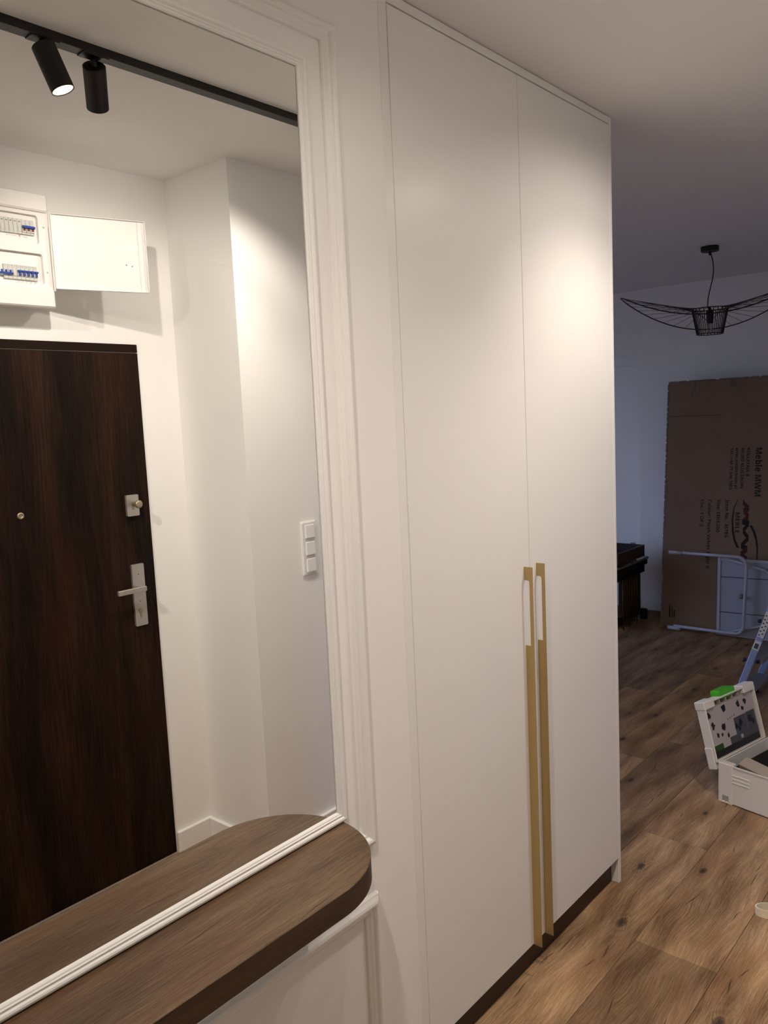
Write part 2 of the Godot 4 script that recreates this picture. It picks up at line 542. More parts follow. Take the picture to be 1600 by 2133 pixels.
func floor_planks() -> void:
	var f := obj("floor", one_box(Vector3(-4.2, -0.12, ZB - 0.12), Vector3(1.72, -0.0085, 0.82), 0.0), M.dark_wood)
	struct(f, "rustic brown wood plank floor with knots and cracks")
	var rng := RandomNumberGenerator.new()
	rng.seed = 5
	var pitch := 0.256
	var L := 1.38
	var gap := 0.0012
	var meshes := {}
	for col in range(-16, 7):
		var x := 0.172 + pitch * col
		var off := fposmod(0.53 * absi(col) * 1.0 + 0.37 * ((col * 7) % 5) , L)
		if col == 0:
			off = fposmod(-2.29, L)
		if col == -3:
			off = fposmod(-3.595, L)
		if col == -1:
			off = fposmod(-2.95, L)
		if col == -2:
			off = fposmod(-2.48, L)
		var row := 0
		var z := -8.28 + off - L
		while z < 0.7:
			row += 1
			var z0 := maxf(z, ZB)
			var z1 := minf(z + L, 0.70)
			var len := z1 - z0 - gap
			var here := x
			var w := pitch - gap
			z += L
			if len < 0.02:
				continue
			# stay inside the rooms: no planks under the wall between hall and living room
			if here + w < -0.62 and z1 > -2.45:
				if z0 > -2.6:
					continue
				len = -2.573 - z0 - gap
				if len < 0.02:
					continue
			if here > XS and z1 < ZJ:
				continue
			var k := rng.randi_range(0, 3)
			var tint := rng.randi_range(0, 2)
			var flip := rng.randi_range(0, 3)
			var key := "%d %.3f" % [flip, len]
			if not meshes.has(key):
				meshes[key] = plank_mesh(w, len, flip)
			var o := put("plank", meshes[key], M["plank_%d_%d" % [k, tint]], f)
			o.position = Vector3(here, 0, z0)

# ---------------------------------------------------------------- mirror, mouldings and console
func mirror_wall() -> void:
	var zr := 1.1937
	var bead := [Vector2(0, 0), Vector2(0, 0.007), Vector2(0.0012, 0.0105), Vector2(0.004, 0.0135), Vector2(0.008, 0.0148), Vector2(0.0115, 0.0138), Vector2(0.0135, 0.0112), Vector2(0.0142, 0.0098), Vector2(0.0152, 0.0098), Vector2(0.0165, 0.0116), Vector2(0.0185, 0.0118), Vector2(0.0195, 0.0102), Vector2(0.0205, 0.0098), Vector2(0.0225, 0.0092), Vector2(0.0245, 0.007), Vector2(0.025, 0.005), Vector2(0.025, 0.0)]
	var mirror := thing("wall_mirror", "large wall mirror in a white beaded frame above the wooden console shelf", "mirror")
	var y0 := 0.8165
	var y1 := 2.3844
	var z0 := 0.08
	obj("backing", one_box(Vector3(0.0002, y0 + 0.003, -(zr - 0.003)), Vector3(0.0016, y1 - 0.003, -(z0 + 0.003)), 0.0), M.mdf, mirror)
	obj("glass", one_box(Vector3(0.0016, y0 + 0.0235, -(zr - 0.0272)), Vector3(0.0045, y1 - 0.0265, -(z0 + 0.027)), 0.0), M.mirror, mirror)
	for s in ["bottom", "top", "left", "right"]:
		var st := st_new()
		rail(st, bead, 0.0, z0, zr, y0, y1, s)
		obj("frame_rail", st, M.trim_white, mirror)
	var mould := [Vector2(0, 0), Vector2(0, 0.006), Vector2(0.002, 0.0095), Vector2(0.005, 0.011), Vector2(0.0075, 0.0135), Vector2(0.011, 0.0175), Vector2(0.016, 0.0198), Vector2(0.021, 0.019), Vector2(0.0245, 0.0165), Vector2(0.027, 0.013), Vector2(0.030, 0.0118), Vector2(0.0325, 0.0122), Vector2(0.035, 0.0105), Vector2(0.0385, 0.0078), Vector2(0.0415, 0.0065), Vector2(0.043, 0.0035), Vector2(0.043, 0)]
	var fr := Node3D.new()
	fr.name = "trim_1"
	add_child(fr)
	struct(fr, "white picture-frame moulding on the wall around the mirror")
	for s in ["bottom", "top", "left", "right"]:
		var st := st_new()
		rail(st, mould, 0.0, -0.01, 1.2835, 0.722, 2.471, s)
		obj("moulding", st, M.trim_white, fr)
	fr = Node3D.new()
	fr.name = "trim_2"
	add_child(fr)
	struct(fr, "white panel moulding on the wall below the console shelf")
	for s in ["bottom", "top", "left", "right"]:
		var st := st_new()
		rail(st, mould, 0.0, -0.01, 1.2835, 0.14, 0.606, s)
		obj("moulding", st, M.trim_white, fr)
	# console shelf: a slab with a quarter-round end
	var top := 0.8155
	var bot := 0.767
	var D := 0.190
	var ze := 1.1845
	var zs := 0.10
	var line := []
	var n := 22
	for k in range(n, -1, -1):
		var a := PI / 2 * k / n
		line.append(Vector2(maxf(D * cos(a), 0.0005), zs + D - D * sin(a)))
	for k in n + 1:
		var a := PI / 2 * k / n
		line.append(Vector2(maxf(D * cos(a), 0.0005), ze - D + D * sin(a)))
	var sh := thing("console_shelf", "wall-mounted brown wood console shelf with rounded end, under the mirror", "shelf")
	var uv := func(p: Vector2) -> Vector2: return Vector2(p.x * 3.6 + 0.1, p.y / 1.25)
	var cen := Vector2(0.06, 0.6)
	var ch := 0.0015
	var inner := []
	for i in line.size():
		var p: Vector2 = line[i]
		var a: Vector2 = line[maxi(i - 1, 0)]
		var b: Vector2 = line[mini(i + 1, line.size() - 1)]
		var t := (b - a).normalized()
		var nn := Vector2(-t.y, t.x)
		if nn.dot(cen - p) < 0:
			nn = -nn
		inner.append(p + nn * ch if i > 0 and i < line.size() - 1 else p)
	var st := st_new()
	var cap := Geometry2D.triangulate_polygon(PackedVector2Array(inner))
	for i in range(0, cap.size(), 3):
		var a: Vector2 = inner[cap[i]]
		var b: Vector2 = inner[cap[i + 1]]
		var c: Vector2 = inner[cap[i + 2]]
		if (b - a).cross(c - a) < 0.0:
			var t := b
			b = c
			c = t
		tri(st, Vector3(a.x, top, -a.y), Vector3(b.x, top, -b.y), Vector3(c.x, top, -c.y), uv.call(a), uv.call(b), uv.call(c))
	for i in line.size() - 1:
		var a: Vector2 = inner[i]
		var b: Vector2 = inner[i + 1]
		var c: Vector2 = line[i + 1]
		var d: Vector2 = line[i]
		quad(st, Vector3(a.x, top, -a.y), Vector3(d.x, top - ch, -d.y), Vector3(c.x, top - ch, -c.y), Vector3(b.x, top, -b.y), uv.call(a), uv.call(d), uv.call(c), uv.call(b))
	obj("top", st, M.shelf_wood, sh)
	st = st_new(true)
	var run := 0.0
	for i in line.size() - 1:
		var a: Vector2 = line[i]
		var b: Vector2 = line[i + 1]
		var nx := run + a.distance_to(b)
		quad(st, Vector3(a.x, top - ch, -a.y), Vector3(a.x, bot, -a.y), Vector3(b.x, bot, -b.y), Vector3(b.x, top - ch, -b.y), Vector2(0.2, run), Vector2(0.4, run), Vector2(0.4, nx), Vector2(0.2, nx))
		run = nx
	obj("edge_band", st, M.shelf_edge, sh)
	st = st_new()
	cap = Geometry2D.triangulate_polygon(PackedVector2Array(line))
	for i in range(0, cap.size(), 3):
		var a: Vector2 = line[cap[i]]
		var b: Vector2 = line[cap[i + 1]]
		var c: Vector2 = line[cap[i + 2]]
		tri(st, Vector3(a.x, bot, -a.y), Vector3(c.x, bot, -c.y), Vector3(b.x, bot, -b.y), uv.call(a), uv.call(c), uv.call(b))
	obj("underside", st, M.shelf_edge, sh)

# ---------------------------------------------------------------- wardrobe
func wardrobe() -> void:
	var w := thing("wardrobe", "tall built-in wardrobe with glossy white doors and long gold edge handles", "wardrobe", Vector3(0, 0, -2.0))
	var Z := 2.0   # parts are given in -z distances of the room
	obj("carcass", one_box(Vector3(-0.6, 0.0945, -2.5545 + Z), Vector3(-0.0225, 2.574, -1.43 + Z), 0.001), M.carcass, w)
	obj("filler_strip", one_box(Vector3(-0.022, 0.0, -1.4592 + Z), Vector3(0.0, 2.597, -1.4292 + Z), 0.0012), M.gloss_white, w)
	obj("top_fascia", one_box(Vector3(-0.022, 2.5758, -2.5550 + Z), Vector3(0.0, 2.597, -1.4596 + Z), 0.001), M.gloss_white, w)
	obj("side_panel", one_box(Vector3(-0.6, 0.0, -2.5735 + Z), Vector3(0.0, 2.597, -2.5555 + Z), 0.0015), M.gloss_white, w)
	obj("plinth", one_box(Vector3(-0.05, 0.0, -2.5550 + Z), Vector3(-0.029, 0.094, -1.46 + Z), 0.0), M.plinth_brown, w)
	for d in [[1.4612, 1.9990, 1.9690], [2.0010, 2.5542, 2.0370]]:
		var door := obj("door", one_box(Vector3(-0.0215, 0.0945, -d[1] + Z), Vector3(0.0, 2.5728, -d[0] + Z), 0.0014), M.gloss_white, w)
		# flat gold plate standing out of the door, cut away at grip height
		var out := [Vector2(0.0, 0.0935), Vector2(0.0268, 0.0935), Vector2(0.0268, 1.2405), Vector2(0.0, 1.2405), Vector2(0.0, 1.2025)]
		for k in 7:
			var a := PI / 2 - PI / 2 * k / 6
			out.append(Vector2(0.0105 + 0.006 * cos(a), 1.1965 + 0.006 * sin(a)))
		out.append(Vector2(0.0165, 1.0125))
		out.append(Vector2(0.0, 1.0125))
		var st := st_new()
		prism(st, out, -d[2] + Z - 0.0012, -d[2] + Z + 0.0012)
		var hd := obj("handle", st, M.gold, door)
		part(hd, "long flat gold edge handle with a grip cut-out")

# ---------------------------------------------------------------- entrance door, fuse box, switch
func entrance_side() -> void:
	var x := XW
	var d := Node3D.new()
	d.name = "door_1"
	add_child(d)
	struct(d, "dark brown wood entrance door with steel lock plates, seen in the mirror", "door")
	var leaf := st_new()
	var xf := x - 0.006
	# front of the leaf with upright grain, then its edges
	quad(leaf, Vector3(xf, 0.012, -0.83), Vector3(xf, 1.9555, -0.83), Vector3(xf, 1.9555, -1.7285), Vector3(xf, 0.012, -1.7285), Vector2(0.02, 0.01), Vector2(0.02, 0.99), Vector2(0.98, 0.99), Vector2(0.98, 0.01))
	box(leaf, Vector3(xf + 0.0004, 0.012, -1.729), Vector3(x + 0.0, 1.956, -0.83), 0.0)
	obj("leaf", leaf, M.door_wood, d)
	obj("lintel", one_box(Vector3(x - 0.007, 1.9585, -1.7125), Vector3(x, 1.9875, -0.80), 0.001), M.door_wood, d)
	obj("corner_block", one_box(Vector3(x - 0.007, 1.9585, -1.729), Vector3(x, 1.9875, -1.7137), 0.001), M.door_wood, d)
	obj("jamb", one_box(Vector3(x - 0.007, 0.0, -0.828), Vector3(x, 1.9575, -0.80), 0.001), M.door_wood, d)
	# turn local prism (x right, y up, z out) so that z looks towards -x: local x -> -z distance grows
	var T := Transform3D(Basis(Vector3(0, 0, -1), Vector3(0, 1, 0), Vector3(-1, 0, 0)), Vector3(xf, 0, 0))
	# local x = distance along -z
	var st := st_new()
	prism(st, rounded(1.628, 1.3615, 1.678, 1.4395, 0.004), 0, 0.011, T)
	var lock := obj("lock_plate", st, M.steel, d)
	st = st_new(true)
	lathe(st, [Vector2(0, 0.0), Vector2(0.0085, 0.0), Vector2(0.0085, 0.022), Vector2(0.013, 0.024), Vector2(0.0145, 0.03), Vector2(0.0145, 0.036), Vector2(0.012, 0.0385), Vector2(0, 0.039)], 24, Transform3D(Basis(Vector3(0, 0, 1), Vector3(-1, 0, 0), Vector3(0, -1, 0)), Vector3(xf - 0.011, 1.406, -1.656)))
	obj("knob", st, M.brass_cylinder, lock)
	st = st_new()
	prism(st, rounded(1.6495, 1.385, 1.6585, 1.404, 0.003), 0.011, 0.013, T)
	obj("cylinder", st, M.brass_cylinder, lock)
	st = st_new()
	prism(st, rounded(1.627, 0.948, 1.6775, 1.181, 0.004), 0, 0.010, T)
	var plate := obj("handle_plate", st, M.steel, d)
	st = st_new()
	box(st, Vector3(xf - 0.056, 1.0845, -1.6555), Vector3(xf - 0.044, 1.1025, -1.539), 0.0015)
	box(st, Vector3(xf - 0.046, 1.086, -1.6545), Vector3(xf - 0.0095, 1.101, -1.6395), 0.001)
	var lever := obj("lever", st, M.steel, plate)
	part(lever, "square satin lever handle")
	st = st_new()
	prism(st, rounded(1.6475, 0.980, 1.6545, 1.003, 0.003), 0.0095, 0.0125, T)
	lathe(st, [Vector2(0, 0), Vector2(0.0085, 0.0), Vector2(0.0085, 0.004), Vector2(0, 0.005)], 20, Transform3D(Basis(Vector3(0, 0, 1), Vector3(-1, 0, 0), Vector3(0, -1, 0)), Vector3(xf - 0.0095, 1.006, -1.651)))
	obj("keyhole", st, M.brass_cylinder, plate)
	for yy in [1.143, 1.041]:
		st = st_new()
		lathe(st, [Vector2(0, 0), Vector2(0.0018, 0.0), Vector2(0.0018, 0.001), Vector2(0, 0.001)], 10, Transform3D(Basis(Vector3(0, 0, 1), Vector3(-1, 0, 0), Vector3(0, -1, 0)), Vector3(xf - 0.0098, yy, -1.652)))
		obj("screw", st, M.dark_slot, plate)
	st = st_new(true)
	lathe(st, [Vector2(0.0045, 0.0015), Vector2(0.006, 0.004), Vector2(0.009, 0.004), Vector2(0.0115, 0.002), Vector2(0.0118, 0)], 28, Transform3D(Basis(Vector3(0, 0, 1), Vector3(-1, 0, 0), Vector3(0, -1, 0)), Vector3(xf, 1.411, -1.2385)))
	lathe(st, [Vector2(0, 0.0025), Vector2(0.0045, 0.0018)], 20, Transform3D(Basis(Vector3(0, 0, 1), Vector3(-1, 0, 0), Vector3(0, -1, 0)), Vector3(xf, 1.411, -1.2385)))
	obj("peephole", st, M.brass_cylinder, d)
	fuse_box()
	light_switch()

func fuse_box() -> void:
	var b := thing("fuse_box", "open white wall fuse box with blue breakers above the entrance door, in the mirror", "fuse box")
	var zl := 1.06
	var zr := 1.3805
	var yb := 2.083
	var yt := 2.4415
	var st := st_new()
	box(st, Vector3(1.4345, yb + 0.008, -zr + 0.002), Vector3(XW, yt - 0.008, -zl), 0.003)
	obj("back_box", st, M.box_white, b)
	obj("top_cover", one_box(Vector3(1.387, 2.385, -zr), Vector3(1.4345, yt, -zl), 0.005), M.box_white, b)
	obj("bottom_cover", one_box(Vector3(1.387, yb, -zr), Vector3(1.4345, 2.1455, -zl), 0.005), M.box_white, b)
	# plate between the covers with two windows
	var T := Transform3D(Basis(Vector3(0, 0, -1), Vector3(0, 1, 0), Vector3(-1, 0, 0)), Vector3(1.412, 0, 0))
	st = st_new()
	box(st, Vector3(1.412, 2.1456, -zr), Vector3(1.4345, 2.3848, -zl), 0.0)
	for w in [[2.2835, 2.3735, 1.3475, 2.2688, 2.3848], [2.1565, 2.254, 1.3535, 2.1456, 2.2688]]:
		var r := rounded(1.07, w[0], w[2], w[1], 0.009)
		var ym: float = (w[0] + w[1]) / 2.0
		var upper := [Vector2(zl, ym), Vector2(1.07, ym)]
		for k in range(11, -1, -1):
			upper.append(r[k])
		upper.append_array([Vector2(w[2], ym), Vector2(zr, ym), Vector2(zr, w[4]), Vector2(zl, w[4])])
		prism(st, upper, 0.0, 0.014, T)
		var lower := [Vector2(zl, ym), Vector2(1.07, ym)]
		for k in range(12, 24):
			lower.append(r[k])
		lower.append_array([Vector2(w[2], ym), Vector2(zr, ym), Vector2(zr, w[3]), Vector2(zl, w[3])])
		prism(st, lower, 0.0, 0.014, T)
	obj("front_plate", st, M.box_white, b)
	# breakers, faces towards -x
	var p := 0.01365
	for k in 8:
		var z := 1.3345 - p * k
		st = st_new()
		box(st, Vector3(z - p + 0.0003, 2.168, 0), Vector3(z - 0.0003, 2.2125, 0.008), 0.0007, T)
		box(st, Vector3(z - p + 0.0008, 2.177, 0.008), Vector3(z - 0.0008, 2.1965, 0.0115), 0.0007, T)
		var br := obj("breaker", st, M.breaker_grey, b)
		if k < 5:
			st = st_new()
			box(st, Vector3(z - p + 0.001, 2.1895, 0.0115), Vector3(z - 0.001, 2.1955, 0.0185), 0.001, T)
			box(st, Vector3(z - p + 0.004, 2.1785, 0.0115), Vector3(z - 0.0025, 2.1895, 0.0155), 0.001, T)
			part(obj("lever", st, M.breaker_blue, br), "blue breaker lever")
		st = st_new()
		box(st, Vector3(z - p + 0.004, 2.2035, 0.008), Vector3(z - p + 0.0062, 2.2052, 0.0083), 0.0, T)
		box(st, Vector3(z - p + 0.002, 2.2085, 0.008), Vector3(z - 0.003, 2.2092, 0.0083), 0.0, T)
		obj("print", st, M.print_grey, br)
		if k < 5:
			st = st_new()
			box(st, Vector3(z - p + 0.002, 2.1595, 0), Vector3(z - 0.002, 2.1602, 0.0004), 0.0, T)
			box(st, Vector3(z - p + 0.003, 2.1625, 0), Vector3(z - 0.003, 2.1632, 0.0004), 0.0, T)
			obj("label_print", st, M.print_grey, b)
	st = st_new()
	box(st, Vector3(1.1945, 2.1795, 0.0115), Vector3(1.2520, 2.1855, 0.0185), 0.001, T)
	for k in 4:
		box(st, Vector3(1.2475 - p * k - 0.006, 2.1855, 0.0115), Vector3(1.2475 - p * k, 2.1935, 0.016), 0.001, T)
	part(obj("lever_bar", st, M.breaker_blue, b), "blue linked lever of the lower row")
	for k in 9:
		var z := 1.337 - p * k
		st = st_new()
		box(st, Vector3(z - p + 0.0003, 2.3105, 0), Vector3(z - 0.0003, 2.356, 0.008), 0.0007, T)
		if k > 2:
			box(st, Vector3(z - p + 0.002, 2.3165, 0.008), Vector3(z - 0.002, 2.3345, 0.0092), 0.0007, T)
		else:
			box(st, Vector3(z - p + 0.0008, 2.3165, 0.008), Vector3(z - 0.0008, 2.340, 0.0115), 0.0007, T)
		var br := obj("breaker", st, M.breaker_grey, b)
		st = st_new()
		if k > 2:
			box(st, Vector3(z - p + 0.004, 2.3468, 0.008), Vector3(z - 0.004, 2.3485, 0.0084), 0.0, T)
			obj("print", st, M.print_black, br)
		else:
			box(st, Vector3(z - p + 0.003, 2.321, 0.0115), Vector3(z - 0.003, 2.3285, 0.0122), 0.0, T)
			part(obj("indicator", st, M.breaker_red, br), "dark red indicator")
	st = st_new()
	box(st, Vector3(1.2955, 2.3285, 0.0115), Vector3(1.3365, 2.336, 0.0185), 0.001, T)
	part(obj("lever_bar", st, M.breaker_blue, b), "blue linked lever of the upper row")
	st = st_new()
	prism(st, [Vector2(1.287, 2.3075), Vector2(1.292, 2.3075), Vector2(1.2925, 2.301)], 0, 0.0004, T)
	part(obj("warning_mark", st, M.red_mark, b), "small red printed mark")
	st = st_new()
	for q in [[1.247, 1.281, 2.3045], [1.2985, 1.318, 2.3045], [1.3025, 1.3165, 2.302]]:
		box(st, Vector3(q[0], q[2], 0), Vector3(q[1], q[2] + 0.0006, 0.0004), 0.0, T)
	obj("label_print", st, M.print_grey, b)
	var S := Transform3D(Basis(Vector3(0, 0, 1), Vector3(-1, 0, 0), Vector3(0, -1, 0)), Vector3.ZERO)
	for y in [2.3388, 2.1967]:
		st = st_new()
		S.origin = Vector3(1.398, y, -1.3655)
		lathe(st, [Vector2(0.0012, 0.0004), Vector2(0.0022, 0.0012), Vector2(0.0028, 0.0012), Vector2(0.0032, 0.0)], 16, S)
		obj("screw", st, M.steel, b)
	# the lid stands open, hinged at the right of the box
	var ang := atan2(1.3853 - 1.2995, 1.680 - 1.3835)
	var lid := Transform3D(Basis(Vector3(-sin(ang), 0, -cos(ang)), Vector3(0, 1, 0), Vector3(-cos(ang), 0, sin(ang))), Vector3(1.3865, 0, -1.3835))
	st = st_new()
	box(st, Vector3(0, 2.1440, -0.002), Vector3(0.3065, 2.3835, 0.0), 0.0006, lid)
	box(st, Vector3(0, 2.3815, 0.0), Vector3(0.3065, 2.3835, 0.009), 0.0006, lid)
	box(st, Vector3(0, 2.1440, 0.0), Vector3(0.3065, 2.1460, 0.009), 0.0006, lid)
	box(st, Vector3(0.3040, 2.1460, 0.0), Vector3(0.3065, 2.3815, 0.012), 0.0006, lid)
	box(st, Vector3(0.2805, 2.1460, 0.0), Vector3(0.2835, 2.3815, 0.0035), 0.0012, lid)
	box(st, Vector3(0.0, 2.1460, 0.0), Vector3(0.004, 2.3815, 0.006), 0.0006, lid)
	var lo := obj("lid", st, M.box_white, b)
	part(lo, "white lid standing open on its hinge")
	for q in [[0.236, 2.2355], [0.2555, 2.232]]:
		st = st_new()
		lathe(st, [Vector2(0.0008, 0.001), Vector2(0.0018, 0.0018), Vector2(0.0022, 0)], 12, lid * Transform3D(Basis(Vector3.RIGHT, PI / 2), Vector3(q[0], q[1], 0)))
		obj("rivet", st, M.print_grey, lo)
	obj("hinge", one_box(Vector3(1.389, 2.138, -1.388), Vector3(1.396, 2.386, -1.3806), 0.001), M.box_white, b)

func light_switch() -> void:
	var s := thing("light_switch", "white triple rocker light switch beside the mirror edge, seen in the mirror", "switch")
	var T := Transform3D(Basis(Vector3(0, 0, -1), Vector3(0, 1, 0), Vector3(-1, 0, 0)), Vector3(XS, 0, 0))
	var st := st_new()
	prism(st, rounded(2.153, 1.079, 2.2335, 1.2895, 0.004), 0, 0.004, T)
	prism(st, rounded(2.156, 1.082, 2.2305, 1.2865, 0.004), 0.004, 0.0075, T)
	obj("plate", st, M.switch_white, s)
	for k in 3:
		var yc := 1.251 - 0.0665 * k
		st = st_new(false)
		# a rocker: a wedge, proud at its lower edge
		var a := []
		for q in [[2.1695, -0.0255, 0.0105], [2.217, -0.0255, 0.0105], [2.217, 0.0255, 0.0135], [2.1695, 0.0255, 0.0135]]:
			a.append(q)
		var f := []
		var base := []
		for q in a:
			f.append(T * Vector3(q[0] + (0.0015 if q[0] < 2.19 else -0.0015), yc + q[1] * 0.95, 0.024 - q[2]))
			base.append(T * Vector3(q[0], yc + q[1], 0.0074))
		var c := T * Vector3(2.193, yc, 0.008)
		face(st, f, c)
		for i in 4:
			var j := (i + 1) % 4
			face(st, [f[i], f[j], base[j], base[i]], c)
		obj("rocker", st, M.switch_white, s)

# ---------------------------------------------------------------- ceiling track and its spotlights
func lamps() -> void:
	var tr := thing("ceiling_track", "black ceiling light track along the hall, seen in the mirror", "light track", Vector3(0.68, H, 0))
	obj("rail", one_box(Vector3(-0.0175, -0.0205, -2.62), Vector3(0.0175, 0.0, 0.35), 0.001), M.track_black, tr)
	for s in [-1.0, 1.0]:
		obj("end_cap", one_box(Vector3(-0.018, -0.021, (0.35 if s > 0 else -2.628)), Vector3(0.018, 0.0, (0.358 if s > 0 else -2.62)), 0.001), M.black_metal, tr)
	spot(0, -1.0245, Vector3(-0.20, -0.94, -0.28), "black cylinder spotlight tilted with its lit face showing, left of the pair in the mirror")
	spot(1, -1.152, Vector3(0.63, -0.66, -0.40), "black cylinder spotlight turned away towards the entrance door, right of the pair in the mirror")
	spot(2, -0.25, Vector3(-0.42, -0.84, -0.34), "black cylinder spotlight on the ceiling track nearest the rear wall of the hall")
	spot(3, -1.925, Vector3(0.30, -0.92, 0.20), "black cylinder spotlight on the track just past the mirror edge, aimed at the door")
	spot(4, -2.33, Vector3(-0.36, -0.93, -0.03), "black cylinder spotlight at the far end of the ceiling track, aimed at the wardrobe")
	spot(5, -0.14, Vector3(0.34, -0.80, -0.50), "black cylinder spotlight on the ceiling track above the viewer, pointing down the hall")

func spot(which: int, z: float, aim: Vector3, label: String) -> void:
	var at := Vector3(0.68, H - 0.0205, z)
	var o := thing("track_spotlight", label, "spotlight", at, 0.0, "spotlights on the ceiling track")
	aim = aim.normalized()
	obj("adapter", one_box(Vector3(-0.0165, -0.0035, -0.034), Vector3(0.0165, 0.0, 0.034), 0.001), M.black_metal, o)
	var st := st_new(true)
	lathe(st, [Vector2(0, 0), Vector2(0.0075, 0.0), Vector2(0.0075, -0.022), Vector2(0, -0.023)], 14, Transform3D(Basis.IDENTITY, Vector3(0, -0.003, 0)))
	obj("joint", st, M.black_metal, o)
	# housing: axis along aim, its upper end at the joint
	var side := aim.cross(Vector3(0.3, 0.2, 1)).normalized()
	var up2 := side.cross(aim)
	var B := Basis(side, -aim, up2)
	if B.determinant() < 0:
		B = Basis(-side, -aim, up2)
	var tilt := sqrt(maxf(0.0, 1.0 - aim.y * aim.y))
	var X := Transform3D(B, Vector3(0, -0.005 - 0.024 * tilt, 0))
	var r := 0.0272
	var L := 0.103
	st = st_new()
	lathe(st, [Vector2(0, 0.002), Vector2(r - 0.002, 0.002), Vector2(r, 0.0), Vector2(r, -L), Vector2(r - 0.002, -L), Vector2(r - 0.0025, -L + 0.004), Vector2(0, -L + 0.004)], 36, X)
	obj("housing", st, M.lamp_black, o)
	st = st_new()
	lathe(st, [Vector2(0, -L + 0.0015), Vector2(r - 0.003, -L + 0.0015), Vector2(r - 0.003, -L + 0.0038), Vector2(0, -L + 0.0038)], 32, X)
	var le := obj("glowing_lens", st, M.lens_glow, o)
	part(le, "glowing warm white lens")
	var p := X * Vector3(0, -L - 0.014, 0)
	for k in 2:
		var e: float = [BEAM, SPILL][k][which]
		if e <= 0.0:
			continue
		var l := SpotLight3D.new()
		l.name = ["beam_light", "spill_light"][k]
		l.light_color = LAMP
		l.light_energy = e
		l.spot_range = 12.0
		l.spot_attenuation = 2.0
		l.spot_angle = [48.0, 62.0, 48.0, 46.0, 53.0, 46.0][which] if k == 0 else minf(84.0, 95.0 - rad_to_deg(asin(tilt)))
		l.spot_angle_attenuation = [1.0, 0.9, 1.0, 1.0, 0.85, 1.0][which] if k == 0 else 0.55
		l.light_size = 0.012
		l.shadow_enabled = true
		o.add_child(l, true)
		l.look_at_from_position(at + p, at + p + aim, Vector3(0.1, 0.2, 1).normalized())

# ---------------------------------------------------------------- the dim room
func text(s: String, size: float, bold: bool, m: String, parent: Node3D, at: Vector2, length := 0.0) -> MeshInstance3D:
	var t := TextMesh.new()
	var f := SystemFont.new()
	f.font_names = PackedStringArray(["Droid Sans"])
	if bold:
		f.font_weight = 700
	t.font = f
	t.text = s
	t.font_size = 64
	t.pixel_size = size / 64.0
	t.depth = 0.0006
	t.curve_step = 2.0
	t.horizontal_alignment = HORIZONTAL_ALIGNMENT_LEFT
	t.vertical_alignment = VERTICAL_ALIGNMENT_CENTER
	var o := put("lettering", t, M[m], parent)
	# read from the top of the carton down, heads of the letters to the right
	o.basis = Basis(Vector3(0, -1, 0), Vector3(1, 0, 0), Vector3(0, 0, 1))
	if length > 0.0:
		var w := t.get_aabb().size.x
		if w > 0.0:
			o.basis = Basis(Vector3(0, -length / w, 0), Vector3(1, 0, 0), Vector3(0, 0, 1))
	o.position = Vector3(at.x, at.y, 0.0004)
	return o

func living_room() -> void:
	carton()
	folding_table()
	pendant()
	side_table()
	ladder()
	toolbox()

